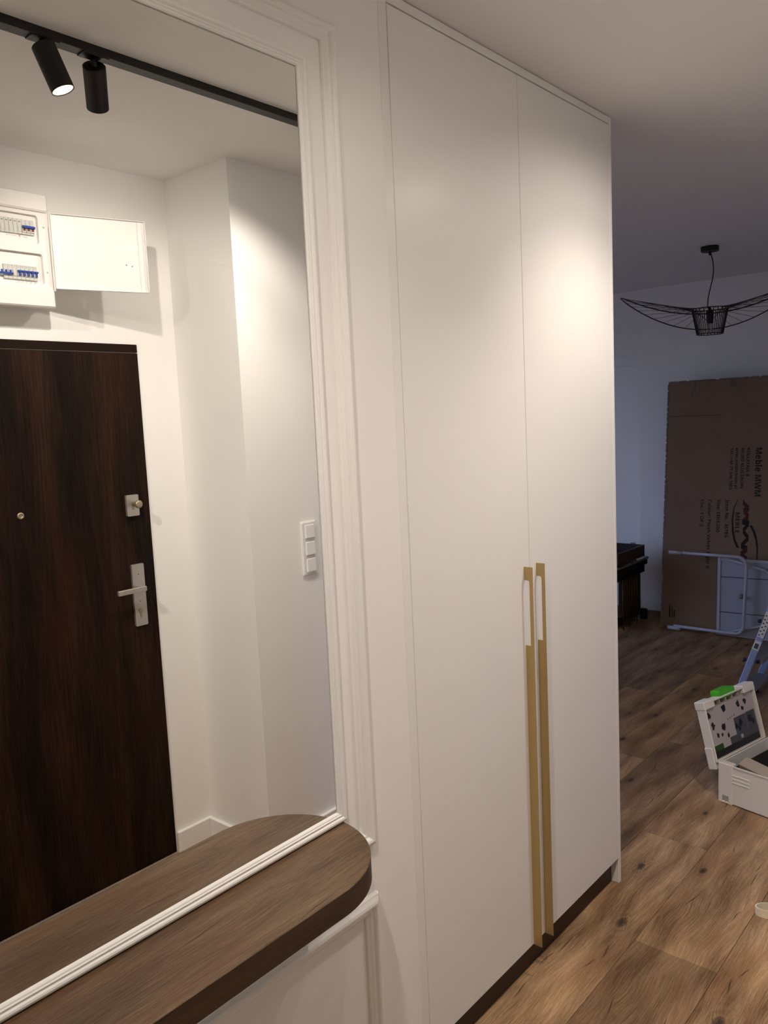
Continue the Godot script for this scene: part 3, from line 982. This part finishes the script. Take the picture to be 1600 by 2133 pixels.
func carton() -> void:
	var c := thing("carton", "huge brown cardboard carton with black print leaning on the far wall", "cardboard box", Vector3(-1.215, 0.0, -5.96))
	c.rotation.x = -atan2(0.19, 1.85)
	var W := 1.95
	var Hc := 1.857
	var st := st_new()
	quad(st, Vector3(0, 0.004, 0), Vector3(0, Hc, 0), Vector3(W, Hc, 0), Vector3(W, 0.004, 0), Vector2(0, 0), Vector2(0, 1), Vector2(1, 1), Vector2(1, 0))
	obj("front", st, M.cardboard, c)
	st = st_new()
	box(st, Vector3(0.0, 0.004, -0.16), Vector3(W, Hc, -0.0004), 0.003)
	obj("body", st, M.cardboard, c)
	# crumpled clear tape round the edges
	var rng := RandomNumberGenerator.new()
	rng.seed = 3
	st = st_new()
	for k in 46:
		var v := 0.03 + (Hc - 0.05) * k / 46.0
		var w := rng.randf_range(0.004, 0.013)
		box(st, Vector3(-0.004, v, -0.05), Vector3(w, v + rng.randf_range(0.025, 0.045), 0.0012 + rng.randf_range(0, 0.002)), 0.0008)
	obj("edge_tape", st, M.tape_clear, c)
	st = st_new()
	for k in 26:
		var u := 0.01 + 1.9 * k / 26.0
		box(st, Vector3(u, Hc - rng.randf_range(0.004, 0.012), -0.05), Vector3(u + rng.randf_range(0.04, 0.08), Hc + 0.004, 0.001 + rng.randf_range(0, 0.002)), 0.0008)
	obj("edge_tape", st, M.tape_clear, c)
	for q in [[0.19, 1.79, 0.02, 0.062], [0.45, 1.80, 0.05, 0.05], [0.17, 1.74, 0.02, 0.04]]:
		st = st_new()
		prism(st, [Vector2(q[0], q[1]), Vector2(q[0] + q[2], q[1] - 0.01), Vector2(q[0] + q[2] * 0.8, q[1] + q[3]), Vector2(q[0] + 0.004, q[1] + q[3] * 0.9)], 0.0, 0.0008)
		obj("tape_scrap", st, M.tape_clear, c)
	# fold line across the upper part
	obj("crease", one_box(Vector3(0.02, 1.595, -0.001), Vector3(0.40, 1.598, 0.0008), 0.0), M.dark_wood, c)
	text("Meble MWM", 0.058, true, "print_black", c, Vector2(0.666, 1.36), 0.345)
	text("KOLLATAJA 8", 0.030, true, "print_black", c, Vector2(0.595, 1.357), 0.202)
	text("46-203 KLUCZBORK", 0.030, true, "print_black", c, Vector2(0.557, 1.357), 0.296)
	text("www.meblemwm.pl", 0.028, true, "print_black", c, Vector2(0.518, 1.356), 0.294)
	text("TEL.:+48 77 540 7803", 0.028, true, "print_black", c, Vector2(0.481, 1.355), 0.30)
	text("Item No.: 4578G", 0.033, true, "print_black", c, Vector2(0.461, 0.981), 0.275)
	text("Size:180X200", 0.033, true, "print_black", c, Vector2(0.401, 0.981), 0.24)
	text("Colour: Plush Velvet Light B", 0.033, true, "print_black", c, Vector2(0.338, 0.979), 0.508)
	text("Ctn.: 1 OF 2", 0.033, true, "print_black", c, Vector2(0.282, 0.979), 0.20)
	text("MEBLE", 0.038, true, "print_black", c, Vector2(0.537, 0.894), 0.148)
	# emblem: a zigzag of three letters, red black red, between two arcs
	var zig := [[0.570, 0.966], [0.613, 0.921], [0.576, 0.905], [0.613, 0.866], [0.570, 0.824], [0.617, 0.818], [0.577, 0.758], [0.617, 0.710], [0.568, 0.652], [0.612, 0.632], [0.566, 0.590], [0.610, 0.560]]
	for g in [[0, 4, "print_red"], [4, 9, "print_black"], [9, 11, "print_red"]]:
		st = st_new()
		for i in range(g[0], g[1]):
			var a := Vector2(zig[i][0], zig[i][1])
			var b := Vector2(zig[i + 1][0], zig[i + 1][1])
			prism(st, [a + Vector2(0, 0.019), b + Vector2(0, 0.019), b - Vector2(0, 0.019), a - Vector2(0, 0.019)], 0.0002, 0.0009 + 0.00005 * i)
		obj("emblem", st, M[g[2]], c)
	for arc in [[[0.531, 0.979], [0.510, 0.917], [0.502, 0.836], [0.508, 0.754], [0.522, 0.690], [0.547, 0.635]], [[0.630, 0.801], [0.654, 0.754], [0.671, 0.699], [0.679, 0.636], [0.679, 0.572], [0.672, 0.50]]]:
		st = st_new()
		var n: int = arc.size()
		for i in n - 1:
			var a := Vector2(arc[i][0], arc[i][1])
			var b := Vector2(arc[i + 1][0], arc[i + 1][1])
			var wa := 0.0022 + 0.0075 * (float(i) / (n - 1) if arc[0][0] < 0.6 else 1.0 - float(i) / (n - 1))
			var wb := 0.0022 + 0.0075 * (float(i + 1) / (n - 1) if arc[0][0] < 0.6 else 1.0 - float(i + 1) / (n - 1))
			prism(st, [a + Vector2(wa, 0), b + Vector2(wb, 0), b - Vector2(wb, 0), a - Vector2(wa, 0)], 0.0002, 0.0009)
		obj("emblem_arc", st, M.print_black, c)
	for q in [[0.062, 0.075, 0.010, 0.088], [0.083, 0.072, 0.006, 0.082], [0.098, 0.078, 0.008, 0.055]]:
		obj("print_mark", one_box(Vector3(q[0], q[1], -0.0002), Vector3(q[0] + q[2], q[1] + q[3], 0.0008), 0.0), M.print_black, c)
	# dark board behind the carton
	var bd := obj("board", one_box(Vector3(-1.275, 0.0, -6.345), Vector3(-0.5, 0.93, -6.318), 0.002), M.board_navy)
	tag(bd, "dark navy board standing behind the left edge of the big carton", "board")

func u_frame(x0: float, x1: float, ya: float, yb: float, ca: float, z: float, dz: float) -> Array:
	# an open U lying on its side: from the top tube's left end round to the bottom tube's left end
	var pts := [Vector3(x0, ya, z)]
	for k in 9:
		var a := PI / 2 - PI / 2 * k / 8
		pts.append(Vector3(x1 - ca + ca * cos(a), ya - ca + ca * sin(a), z + dz))
	for k in 9:
		var a := -PI / 2 * k / 8
		pts.append(Vector3(x1 - 0.012 - ca + ca * cos(a), yb + ca + ca * sin(a), z + dz))
	pts.append(Vector3(x0, yb, z))
	return pts

func folding_table() -> void:
	var t := thing("folding_table", "white folding table on its side with bent tube legs, against the big carton", "table", Vector3(-0.78, 0.0, -5.92))
	t.rotation.x = -0.06
	# local: x right, y up, z towards the viewer
	obj("tabletop", one_box(Vector3(0.0, 0.006, -0.018), Vector3(1.15, 0.562, 0.0), 0.003), M.table_white, t)
	for b in [[Vector3(-0.004, 0.004, -0.02), Vector3(0.018, 0.566, 0.006)], [Vector3(0.018, 0.546, -0.02), Vector3(1.152, 0.566, 0.006)], [Vector3(0.018, 0.004, -0.02), Vector3(1.152, 0.012, 0.006)]]:
		obj("edge_rail", one_box(b[0], b[1], 0.002), M.table_edge, t)
	for y in [0.428, 0.172]:
		obj("brace_wire", one_box(Vector3(0.022, y - 0.002, 0.0), Vector3(0.36, y + 0.002, 0.005), 0.001, Transform3D(Basis(Vector3(0, 0, 1), 0.02), Vector3.ZERO)), M.dark_slot, t)
	var st := st_new(true)
	tube(st, u_frame(-0.30, 0.208, 0.585, 0.033, 0.062, 0.045, 0.0), 0.0115, 10)
	obj("leg_frame", st, M.tube_white, t)
	st = st_new(true)
	tube(st, [Vector3(0.09, 0.556, 0.022), Vector3(0.215, 0.528, 0.022), Vector3(0.32, 0.502, 0.022), Vector3(0.345, 0.485, 0.022), Vector3(0.357, 0.455, 0.022), Vector3(0.355, 0.3, 0.022), Vector3(0.350, 0.16, 0.022), Vector3(0.338, 0.125, 0.022), Vector3(0.31, 0.105, 0.022), Vector3(0.25, 0.085, 0.022), Vector3(0.09, 0.035, 0.022)], 0.009, 8)
	obj("leg_frame", st, M.tube_white, t)
	for y in [0.585, 0.031]:
		st = st_new(true)
		tube(st, [Vector3(-0.345, y - (0.012 if y < 0.1 else 0.0), 0.045), Vector3(-0.25, y - (0.016 if y < 0.1 else 0.002), 0.048)], 0.0135, 10)
		obj("leg_cap", st, M.table_edge, t)
	st = st_new(true)
	lathe(st, [Vector2(0, 0.0), Vector2(0.016, 0.0), Vector2(0.016, 0.03), Vector2(0.013, 0.045), Vector2(0, 0.046)], 18, Transform3D(Basis(Vector3.RIGHT, PI / 2), Vector3(0.165, 0.30, 0.0)))
	obj("knob", st, M.print_grey, t)

func pendant() -> void:
	var c := Vector3(-0.5395, H, -5.07)
	var p := thing("pendant_lamp", "black wire pendant lamp with a wide wavy brim hanging in the dim room", "pendant lamp", c)
	var st := st_new()
	lathe(st, [Vector2(0, 0), Vector2(0.051, 0.0), Vector2(0.051, -0.026), Vector2(0.048, -0.029), Vector2(0, -0.029)], 28)
	obj("canopy", st, M.lamp_black, p)
	st = st_new(true)
	var cord := []
	for k in 17:
		var t := k / 16.0
		cord.append(Vector3(0.022 * sin(t * PI * 1.55) * (1.0 - 0.25 * t) + 0.004 * t, -0.025 - 0.335 * t, 0))
	tube(st, cord, 0.0032, 8)
	lathe(st, [Vector2(0.0, -0.02), Vector2(0.008, -0.026), Vector2(0.006, -0.05), Vector2(0.0, -0.052)], 12)
	obj("cord", st, M.lamp_black, p)
	st = st_new(true)
	lathe(st, [Vector2(0, -0.352), Vector2(0.006, -0.352), Vector2(0.007, -0.366), Vector2(0.0195, -0.370), Vector2(0.0195, -0.446), Vector2(0.016, -0.449), Vector2(0, -0.449)], 20)
	obj("socket", st, M.lamp_black, p)
	st = st_new(true)
	lathe(st, [Vector2(0.012, -0.447), Vector2(0.0145, -0.46), Vector2(0.0155, -0.49), Vector2(0.0145, -0.505), Vector2(0.009, -0.514), Vector2(0, -0.517)], 20)
	obj("bulb", st, M.bulb_glass, p)
	# basket
	for q in [[0.103, -0.362, 0.0034], [0.074, -0.511, 0.0030]]:
		var ring := []
		for k in 40:
			ring.append(Vector3(q[0] * cos(TAU * k / 40), q[1], q[0] * sin(TAU * k / 40)))
		st = st_new(true)
		tube(st, ring, q[2], 6, true)
		obj("hoop", st, M.lamp_black, p)
	st = st_new(true)
	tube(st, [Vector3(0.103, -0.362, 0), Vector3(0.074, -0.511, 0)], 0.0026, 6)
	var rib := commit(st)
	for k in 24:
		obj_at("rib", rib, M.lamp_black, p, TAU * k / 24)
	for k in 3:
		st = st_new(true)
		var a := TAU * k / 3 + 0.4
		tube(st, [Vector3(0.102 * cos(a), -0.364, 0.102 * sin(a)), Vector3(0.016 * cos(a), -0.430, 0.016 * sin(a))], 0.002, 6)
		obj("arm", st, M.lamp_black, p)
	# brim: a wavy hoop held by strands from the basket
	var R := 0.512
	var rim := []
	for k in 96:
		var a := TAU * k / 96
		rim.append(Vector3(R * cos(a), -0.349 + 0.092 * cos(2 * (a + 0.328)), R * sin(a)))
	st = st_new(true)
	tube(st, rim, 0.0036, 6, true)
	obj("brim_hoop", st, M.lamp_black, p)
	for k in 44:
		var a := TAU * (k + 0.5) / 44
		var from := Vector3(0.103 * cos(a), -0.362, 0.103 * sin(a))
		var to := Vector3(R * cos(a), -0.349 + 0.092 * cos(2 * (a + 0.328)), R * sin(a))
		st = st_new(true)
		tube(st, [from, to], 0.0012, 5)
		obj("strand", st, M.lamp_black, p)

func obj_at(called: String, mesh: Mesh, m: Material, parent: Node3D, turn: float) -> void:
	var o := put(called, mesh, m, parent)
	o.rotation.y = turn

func side_table() -> void:
	var t := thing("side_table", "dark low side table with upright brass rods, partly hidden behind the wardrobe", "table", Vector3(-1.38, 0, -5.85))
	# local: the right-hand end is x = 0; z from -0.27 (far) to +0.27 (near)
	obj("top", one_box(Vector3(-0.9, 0.442, -0.272), Vector3(0.0, 0.486, 0.275), 0.006), M.dark_wood, t)
	obj("apron", one_box(Vector3(-0.88, 0.385, -0.24), Vector3(-0.012, 0.441, 0.262), 0.003), M.tool_black, t)
	obj("end_panel", one_box(Vector3(-0.06, 0.09, -0.20), Vector3(-0.035, 0.385, 0.135), 0.002), M.tray_wood, t)
	obj("base_board", one_box(Vector3(-0.85, 0.035, -0.22), Vector3(-0.05, 0.09, 0.20), 0.004), M.dark_wood, t)
	obj("front_panel", one_box(Vector3(-0.85, 0.12, 0.175), Vector3(-0.075, 0.384, 0.19), 0.002), M.board_navy, t)
	var k := 0
	for z in [0.15, 0.115, 0.08, 0.035, -0.01, -0.055, -0.10, -0.16]:
		var st := st_new(true)
		tube(st, [Vector3(-0.018, 0.40, z), Vector3(-0.018, 0.03 if k % 3 else 0.0, z)], 0.005, 8)
		obj("rod", st, M.brass_dark, t)
		k += 1
	obj("foot", one_box(Vector3(-0.05, 0.0, -0.262), Vector3(0.0, 0.085, -0.225), 0.004), M.dark_wood, t)
	obj("foot", one_box(Vector3(-0.85, 0.0, 0.16), Vector3(-0.80, 0.085, 0.20), 0.004), M.dark_wood, t)
	obj("foot", one_box(Vector3(-0.85, 0.0, -0.22), Vector3(-0.80, 0.085, -0.18), 0.004), M.dark_wood, t)
	var st := st_new()
	var rng := RandomNumberGenerator.new()
	rng.seed = 8
	# rumpled packing film between the table and the drawer on it
	var nx := 10
	var nz := 14
	var g := {}
	for i in nx + 1:
		for j in nz + 1:
			g[Vector2i(i, j)] = Vector3(-1.38 - 0.42 + 0.425 * i / nx, 0.4875 + rng.randf_range(0.001, 0.026) * (1.0 if i == nx or j == nz else 0.7), -6.12 + 0.545 * j / nz)
	for i in nx:
		for j in nz:
			quad(st, g[Vector2i(i, j)], g[Vector2i(i + 1, j)], g[Vector2i(i + 1, j + 1)], g[Vector2i(i, j + 1)])
	for j in nz:
		var a: Vector3 = g[Vector2i(nx, j)]
		var b: Vector3 = g[Vector2i(nx, j + 1)]
		quad(st, a, Vector3(a.x + 0.004, 0.4865, a.z), Vector3(b.x + 0.004, 0.4865, b.z), b)
	for i in nx:
		var a: Vector3 = g[Vector2i(i, nz)]
		var b: Vector3 = g[Vector2i(i + 1, nz)]
		quad(st, b, a, Vector3(a.x, 0.4865, a.z + 0.004), Vector3(b.x, 0.4865, b.z + 0.004))
	var film := obj("packing_film", st, M.film)
	tag(film, "crumpled grey packing film under the wooden drawer on the side table", "plastic film")
	var d := thing("drawer_box", "open brown wooden drawer lying on film on the dark side table", "drawer", Vector3(-1.38, 0.515, -5.83))
	obj("end_board", one_box(Vector3(-0.016, 0.0, -0.235), Vector3(0.0, 0.088, 0.245), 0.002), M.tray_wood, d)
	obj("end_board", one_box(Vector3(-0.50, 0.0, -0.235), Vector3(-0.484, 0.088, 0.245), 0.002), M.tray_wood, d)
	obj("side_board", one_box(Vector3(-0.484, 0.0, -0.235), Vector3(-0.016, 0.088, -0.22), 0.002), M.tray_inside, d)
	obj("side_board", one_box(Vector3(-0.484, 0.0, 0.23), Vector3(-0.016, 0.088, 0.245), 0.002), M.tray_wood, d)
	obj("base", one_box(Vector3(-0.484, 0.006, -0.22), Vector3(-0.016, 0.014, 0.23), 0.001), M.tray_inside, d)
	obj("clip", one_box(Vector3(-0.11, 0.088, -0.236), Vector3(-0.07, 0.098, -0.219), 0.001), M.film, d)

func ladder() -> void:
	var l := thing("step_ladder", "pale blue step ladder rail with stickers leaning right, behind the open toolbox", "ladder", Vector3(-0.205, 0, -4.4))
	var lean := atan2(0.34, 1.0)
	var X := Transform3D(Basis(Vector3(0, 0, 1), -lean), Vector3.ZERO)
	for z in [0.0, -0.42]:
		var st := st_new()
		box(st, Vector3(-0.017, 0.02, z - 0.012), Vector3(0.017, 1.45, z + 0.012), 0.003, X)
		var s := obj("rail", st, M.ladder_blue, l)
		st = st_new()
		box(st, Vector3(-0.020, 0.0, z - 0.015), Vector3(0.020, 0.05, z + 0.015), 0.004, X)
		obj("foot", st, M.board_navy, s)
		if z == 0.0:
			st = st_new()
			box(st, Vector3(-0.0165, 0.40, 0.012), Vector3(0.0165, 0.452, 0.0126), 0.0, X)
			obj("sticker", st, M.sticker_white, s)
			st = st_new()
			box(st, Vector3(-0.010, 0.408, 0.0126), Vector3(0.010, 0.437, 0.0130), 0.0, X)
			obj("sticker_print", st, M.sticker_green, s)
			st = st_new()
			box(st, Vector3(-0.0165, 0.475, 0.012), Vector3(0.0165, 0.62, 0.0126), 0.0, X)
			obj("sticker", st, M.sticker_white, s)
			st = st_new()
			for k in 12:
				var y := 0.483 + 0.0112 * k
				box(st, Vector3(-0.012 + 0.014 * (k % 2), y, 0.0126), Vector3(-0.004 + 0.014 * (k % 2), y + 0.006, 0.0130), 0.0, X)
			obj("sticker_print", st, M.print_black, s)
	for y in [0.11, 0.31, 0.53, 0.75, 0.97]:
		var st := st_new()
		var x: float = y * tan(lean)
		box(st, Vector3(x - 0.03, y - 0.012, -0.41), Vector3(x + 0.055, y + 0.012, -0.010), 0.003)
		var tr := obj("tread", st, M.ladder_tread, l)
		for dx in [-0.034, 0.034]:
			st = st_new(true)
			lathe(st, [Vector2(0, 0.006), Vector2(0.008, 0.005), Vector2(0.0095, 0.0), Vector2(0.0095, -0.02), Vector2(0, -0.02)], 14, Transform3D(Basis(Vector3.RIGHT, PI / 2), Vector3(x + dx, y + 0.002, 0.002)))
			obj("plug", st, M.plug_blue, tr)
	# prop legs on the other side
	var st2 := st_new()
	var Y := Transform3D(Basis(Vector3(0, 0, 1), lean * 0.9), Vector3(0.93, 0, 0))
	for z in [0.0, -0.42]:
		box(st2, Vector3(-0.014, 0.0, z - 0.010), Vector3(0.014, 1.42, z + 0.010), 0.003, Y)
	obj("prop_frame", st2, M.ladder_blue, l)

func toolbox() -> void:
	var turn := -asin(0.2156)
	# local: x right along the short front, -z back along the long side, origin at the near left floor corner
	var b := thing("toolbox", "open off-white plastic tool case with a green latch, on the plank floor", "tool case", Vector3(0.0762, 0, -3.3705), turn)
	var w := 0.30
	var l := 0.396
	var h := 0.172
	var t := 0.006
	var st := st_new()
	box(st, Vector3(0, 0.004, -t), Vector3(w, h, 0), 0.003)
	obj("front_wall", st, M.case_white, b)
	obj("back_wall", one_box(Vector3(0, 0.004, -l), Vector3(w, h, -l + t), 0.003), M.case_white, b)
	obj("side_wall", one_box(Vector3(0, 0.004, -l + t), Vector3(t, h, -t), 0.002), M.case_white, b)
	obj("side_wall", one_box(Vector3(w - t, 0.004, -l + t), Vector3(w, h, -t), 0.002), M.case_white, b)
	obj("base", one_box(Vector3(t, 0.004, -l + t), Vector3(w - t, 0.012, -t), 0.001), M.case_inside, b)
	obj("inlay", one_box(Vector3(t + 0.001, 0.0125, -l + t + 0.001), Vector3(w - t - 0.001, 0.12, -t - 0.001), 0.004), M.foam_dark, b)
	# near corner post, ribs, corner foot
	obj("corner_post", one_box(Vector3(-0.002, 0.0, -0.03), Vector3(0.060, h + 0.003, 0.004), 0.003), M.case_white, b)
	for k in 3:
		obj("rib", one_box(Vector3(0.0605, 0.131 - 0.0155 * k, -0.001), Vector3(0.135, 0.135 - 0.0155 * k, 0.0035), 0.001), M.case_white, b)
	obj("foot_recess", one_box(Vector3(0.017, 0.012, 0.0035), Vector3(0.045, 0.036, 0.0045), 0.0), M.case_inside, b)
	for k in 2:
		obj("foot_stud", one_box(Vector3(0.020 + 0.014 * k, 0.004, 0.003), Vector3(0.030 + 0.014 * k, 0.013, 0.008), 0.002), M.case_white, b)
	obj("rim", one_box(Vector3(0.064, h - 0.006, -0.002), Vector3(w, h + 0.002, 0.004), 0.0015), M.case_white, b)
	# lid: hinged on the long left side, leaning open to the left
	var tilt := deg_to_rad(14.6)
	var X := Transform3D(Basis(Vector3(0, 0, 1), tilt), Vector3(-0.006, h - 0.006, 0))
	# lid local: y up the lid, z along the side, x = out of its inner face
	var H2 := 0.250
	var T2 := 0.045
	st = st_new()
	box(st, Vector3(-T2, 0, -l), Vector3(-T2 + 0.005, H2, 0), 0.002, X)
	box(st, Vector3(-T2 + 0.005, 0, -0.006), Vector3(0, H2, 0), 0.002, X)
	box(st, Vector3(-T2 + 0.005, 0, -l), Vector3(0, H2, -l + 0.006), 0.002, X)
	box(st, Vector3(-T2 + 0.005, H2 - 0.007, -l + 0.006), Vector3(0, H2, -0.006), 0.002, X)
	box(st, Vector3(-T2 + 0.005, 0, -l + 0.006), Vector3(0, 0.006, -0.006), 0.002, X)
	# steps of the lid's outline: raised shoulders beside the latch, rim
	box(st, Vector3(-T2 - 0.004, H2 - 0.03, -0.075), Vector3(0.001, H2 + 0.006, 0.003), 0.004, X)
	box(st, Vector3(-T2 - 0.004, H2 - 0.03, -l - 0.003), Vector3(0.001, H2 + 0.006, -l + 0.09), 0.004, X)
	box(st, Vector3(-T2 - 0.003, -0.03, -0.02), Vector3(-0.012, 0.062, 0.003), 0.003, X)
	var lid := obj("lid", st, M.case_white, b)
	st = st_new()
	for k in 6:
		var z := -0.07 - 0.05 * k
		box(st, Vector3(-T2 + 0.006, H2 - 0.030, z - 0.003), Vector3(-0.004, H2 - 0.007, z), 0.001, X)
	box(st, Vector3(-T2 + 0.006, H2 - 0.034, -l + 0.006), Vector3(-0.014, H2 - 0.030, -0.006), 0.001, X)
	obj("lid_ribs", st, M.case_inside, lid)
	# printed sheet inside the lid
	st = st_new()
	box(st, Vector3(-0.016, 0.008, -l + 0.012), Vector3(-0.0145, H2 - 0.034, -0.010), 0.0, X)
	var sheet := obj("picture_sheet", st, M.sheet_paper, lid)
	part(sheet, "printed sheet with small dark tool pictures")
	var Pm := func(z0: float, z1: float, y0: float, y1: float, called: String, m: String, lift := 0.0) -> void:
		var s2 := st_new()
		box(s2, Vector3(-0.0145, y0, -z1), Vector3(-0.0139 + lift, y1, -z0), 0.0, X)
		obj(called, s2, M[m], sheet)
	Pm.call(0.018, l - 0.02, 0.008, 0.036, "print_band", "sheet_dark")
	Pm.call(0.150, l - 0.02, 0.036, 0.066, "print_band", "sheet_grey")
	Pm.call(0.018, 0.090, 0.036, 0.060, "print_band", "sheet_green")
	Pm.call(0.205, 0.300, 0.066, 0.136, "print_picture", "sheet_grey")
	Pm.call(0.302, 0.374, 0.066, 0.138, "print_picture", "sheet_grey")
	Pm.call(0.232, 0.250, 0.042, 0.058, "print_picture", "sheet_paper", 0.0003)
	# uneven blobs for the little tool pictures
	var rng := RandomNumberGenerator.new()
	rng.seed = 21
	for q in [[0.030, 0.188, 0.030], [0.048, 0.142, 0.030], [0.068, 0.096, 0.022], [0.122, 0.121, 0.032], [0.148, 0.196, 0.034], [0.100, 0.092, 0.016], [0.142, 0.078, 0.020], [0.262, 0.186, 0.028], [0.316, 0.186, 0.028], [0.288, 0.160, 0.022], [0.215, 0.100, 0.030], [0.250, 0.108, 0.032], [0.235, 0.082, 0.024], [0.325, 0.105, 0.036], [0.350, 0.090, 0.028], [0.165, 0.143, 0.008], [0.182, 0.145, 0.008], [0.199, 0.147, 0.008], [0.216, 0.149, 0.008]]:
		var pts := []
		for k in 9:
			var a := TAU * k / 9
			var r: float = q[2] / 2 * rng.randf_range(0.6, 1.35)
			pts.append(Vector2(q[0] + r * cos(a) * 0.85, q[1] + r * sin(a)))
		st = st_new()
		# sheet plane: local x of the outline runs along -z, y up
		prism(st, pts, 0.0, 0.0011, X * Transform3D(Basis(Vector3(0, 0, -1), Vector3(0, 1, 0), Vector3(1, 0, 0)), Vector3(-0.0143, 0, 0)))
		obj("print_picture", st, M.sheet_dark if q[2] > 0.01 else M.print_grey, sheet)
	# green latch on the lid's free edge
	st = st_new()
	prism(st, rounded(0.130, H2 - 0.012, 0.248, H2 + 0.024, 0.014), -T2 - 0.004, -0.004, X * Transform3D(Basis(Vector3(0, 0, -1), Vector3(0, 1, 0), Vector3(1, 0, 0)), Vector3.ZERO))
	part(obj("latch", st, M.latch_green, lid), "bright green turning latch")
	# what lies in it
	var base := Vector3(0.0762, 0, -3.3705)
	var B := Basis(Vector3.UP, turn)
	var tool := thing("power_tool", "black power tool lying inside the open tool case", "power tool", base + B * Vector3(0.18, 0.122, -0.20), turn)
	st = st_new(true)
	lathe(st, [Vector2(0, 0.0), Vector2(0.035, 0.004), Vector2(0.044, 0.02), Vector2(0.046, 0.05), Vector2(0.040, 0.075), Vector2(0.022, 0.085), Vector2(0, 0.087)], 26, Transform3D(Basis(Vector3(0, 0, 1), 1.3), Vector3(0.085, 0.048, -0.10)))
	obj("motor_housing", st, M.tool_black, tool)
	st = st_new(true)
	tube(st, [Vector3(0.02, 0.05, -0.10), Vector3(0.03, 0.06, -0.03), Vector3(0.035, 0.05, 0.05), Vector3(0.03, 0.034, 0.10)], 0.028, 14)
	obj("grip", st, M.tool_black, tool)
	st = st_new(true)
	lathe(st, [Vector2(0, 0.0), Vector2(0.03, 0.0), Vector2(0.034, 0.006), Vector2(0.034, 0.02), Vector2(0.028, 0.026), Vector2(0, 0.026)], 24, Transform3D(Basis(Vector3.RIGHT, 0.25), Vector3(-0.05, 0.012, 0.03)))
	obj("gear_head", st, M.foam_dark, tool)
	# its cord runs up over the far corner of the lid and off to the right
	st = st_new(true)
	tube(st, [Vector3(0.02, 0.05, -0.12), Vector3(-0.02, 0.10, -0.17), Vector3(-0.12, 0.22, -0.215), Vector3(-0.18, 0.245, -0.23), Vector3(-0.13, 0.21, -0.25), Vector3(-0.06, 0.165, -0.26), Vector3(0.04, 0.09, -0.26), Vector3(0.16, 0.0, -0.25), Vector3(0.24, -0.10, -0.24), Vector3(0.32, -0.117, -0.2), Vector3(0.5, -0.117, -0.1)], 0.0038, 8)
	part(obj("power_cord", st, M.tool_black, tool), "thin black cord running off behind the lid")
	var card := obj("small_box", one_box(Vector3(-0.085, -0.016, -0.028), Vector3(0.085, 0.016, 0.028), 0.003, Transform3D(B * Basis(Vector3.UP, -0.12) * Basis(Vector3(0, 0, 1), -0.10) * Basis(Vector3.RIGHT, 0.35), base + B * Vector3(0.150, 0.160, -0.060))), M.carton_small)
	tag(card, "slim pale box lying slanted inside the open tool case", "box")

func small_things() -> void:
	# a curled strip of masking tape on the floor
	var st := st_new()
	var path := []
	for k in 23:
		var a := deg_to_rad(52 + 256.0 * k / 22)
		path.append(Vector2(0.044 * cos(a) * (1.0 + 0.5 * maxf(0.0, cos(a))), 0.025 * sin(a)))
	var hh := 0.027
	var c := Vector3(0.468, 0.0, -2.672)
	var rot := Basis(Vector3.UP, 0.5)
	for k in path.size() - 1:
		var a: Vector2 = path[k]
		var b: Vector2 = path[k + 1]
		var ai := a * 0.9
		var bi := b * 0.9
		var lift := 0.0
		var A := c + rot * Vector3(a.x, lift, -a.y)
		var Bq := c + rot * Vector3(b.x, lift, -b.y)
		var Ai := c + rot * Vector3(ai.x, lift, -ai.y)
		var Bi := c + rot * Vector3(bi.x, lift, -bi.y)
		var U := Vector3(0, hh, 0)
		var mid := (A + Bi) / 2 + U / 2
		face(st, [A, Bq, Bq + U, A + U], mid)
		face(st, [Ai, Bi, Bi + U, Ai + U], mid)
		face(st, [A + U, Bq + U, Bi + U, Ai + U], mid)
		face(st, [A, Bq, Bi, Ai], mid)
	var o := obj("tape_curl", st, M.tape_cream)
	tag(o, "curled strip of cream masking tape on the plank floor at the right edge", "tape")
